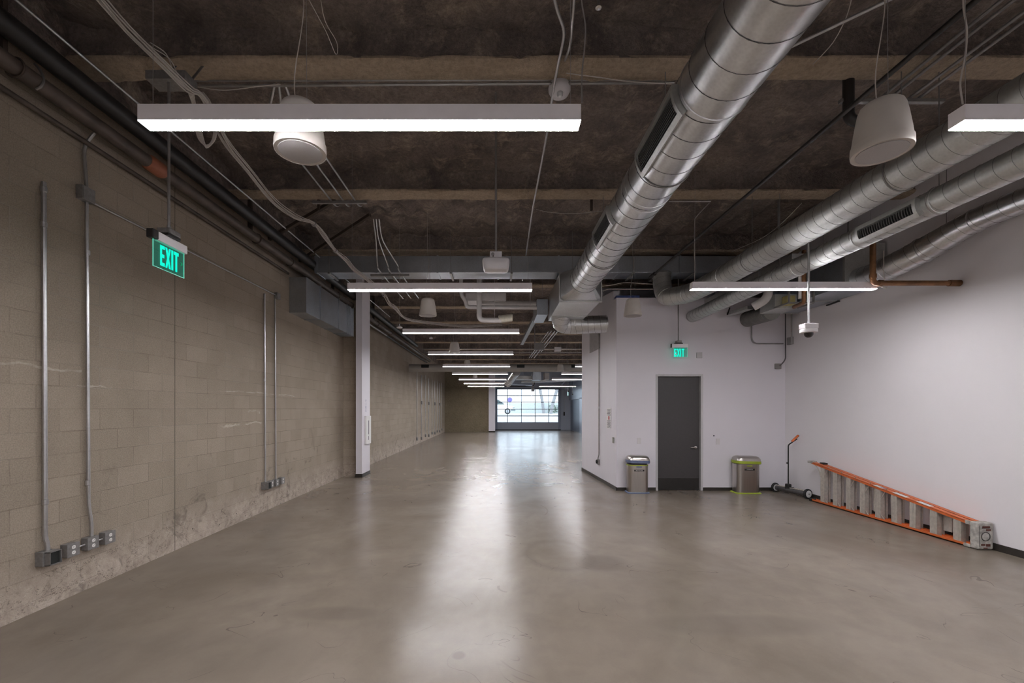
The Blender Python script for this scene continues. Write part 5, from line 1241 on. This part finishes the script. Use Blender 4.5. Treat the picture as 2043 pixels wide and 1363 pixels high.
def tree(label, x, Y, hgt, lean, seed, rc):
    t = thing('street_tree', label, 'tree', (x, Y, 1.12)); rnd = random.Random(seed)
    MB().tube(smoothpath([(x, Y, 1.1), (x+lean*.3, Y, 1.1+hgt*.4), (x+lean, Y, 1.1+hgt)]), .2, 10).build('trunk', simple('bark_pale', (.26, .25, .25), .9), t)
    b = MB()
    for k in range(260):
        c = Vector((x+lean+rnd.gauss(0, rc), Y+rnd.gauss(0, rc*.6), 1.1+hgt+rnd.gauss(rc*.3, rc*.45)))
        d1_ = Vector((rnd.uniform(-1, 1), rnd.uniform(-1, 1), rnd.uniform(-1, 1))).normalized()*.16; d2_ = d1_.orthogonal().normalized()*.07
        b.add([c-d1_, c+d2_, c+d1_, c-d2_], [(0, 1, 2, 3)])
    b.build('foliage', simple('leaf_pale', (.16, .20, .15), .8), t, smooth=0)
tree('slanting street tree outside the glazed door, left of its neighbour', at(1085, 0, 59).x, 59, 4.2, -.7, 5, .6)
tree('street tree outside near the right jamb of the glazed door', at(1099, 0, 55).x, 55, 3.4, .9, 8, .6)
sg = thing('street_sign', 'small violet sign outside above the parked car', 'sign', at(1017, 810, 56))
MB().lathe(at(1017, 798, 56), [(0, -.02), (.32, -.02), (.32, .02), (0, .02)], 20, 'Y').build('sign_face', simple('sign_violet', (.16, .13, .34), .6), sg)
MB().tube([at(1017, 803, 56), (at(1017, 803, 56).x, 56, 1.12)], .03, 8).build('post', M_cond_wall, sg)
b = MB(); rnd = random.Random(2); c0 = at(1108, 815, 60)
for k in range(220):
    c = Vector((c0.x+rnd.uniform(-.9, .9), 60+rnd.uniform(-.4, .4), 1.2+rnd.uniform(0, 1.0)))
    d1_ = Vector((rnd.uniform(-1, 1), rnd.uniform(-1, 1), rnd.uniform(-1, 1))).normalized()*.14; d2_ = d1_.orthogonal().normalized()*.07
    b.add([c-d1_, c+d2_, c+d1_, c-d2_], [(0, 1, 2, 3)])
o = b.build('street_shrub', simple('leaf_dull', (.14, .18, .13), .8), smooth=0); tag(o, 'low shrub outside against the pale garden wall', 'shrub')

# ------------------------------------------------------------------ light, camera, colour
w = bpy.data.worlds.new('world'); sc.world = w; w.use_nodes = True
bg = w.node_tree.nodes['Background']; bg.inputs[0].default_value = (.80, .90, 1.0, 1); bg.inputs[1].default_value = 4.2
li = bpy.data.lights.new('daylight_portal', 'AREA'); li.shape = 'RECTANGLE'; li.size = GX1-GX0-.2; li.size_y = GZ-.5
li.cycles.is_portal = True
lo = bpy.data.objects.new('daylight_portal', li); COL.objects.link(lo); lo.location = ((GX0+GX1)/2, YE+.25, GZ/2+.2); lo.rotation_euler = (-PI/2, 0, 0)
cam = bpy.data.cameras.new('camera'); cam.lens = F/2043*36; cam.sensor_width = 36; cam.sensor_fit = 'HORIZONTAL'
cam.shift_x = (1021.5-CX)/2043; cam.shift_y = (CY-681.5)/2043; cam.clip_end = 300; cam.clip_start = .05
co = bpy.data.objects.new('camera', cam); COL.objects.link(co); co.location = (0, 0, H); co.rotation_euler = (PI/2, 0, 0); sc.camera = co
sc.view_settings.view_transform = 'Standard'; sc.view_settings.look = 'None'; sc.view_settings.exposure = 0; sc.view_settings.gamma = 1
sc.view_settings.use_curve_mapping = False
cy = sc.cycles
cy.use_denoising = True
try: cy.denoiser = 'OPENIMAGEDENOISE'
except Exception: pass
cy.max_bounces = 8; cy.diffuse_bounces = 4; cy.glossy_bounces = 4; cy.transparent_max_bounces = 12; cy.sample_clamp_indirect = 8
cy.use_light_tree = True; cy.filter_width = 1.05
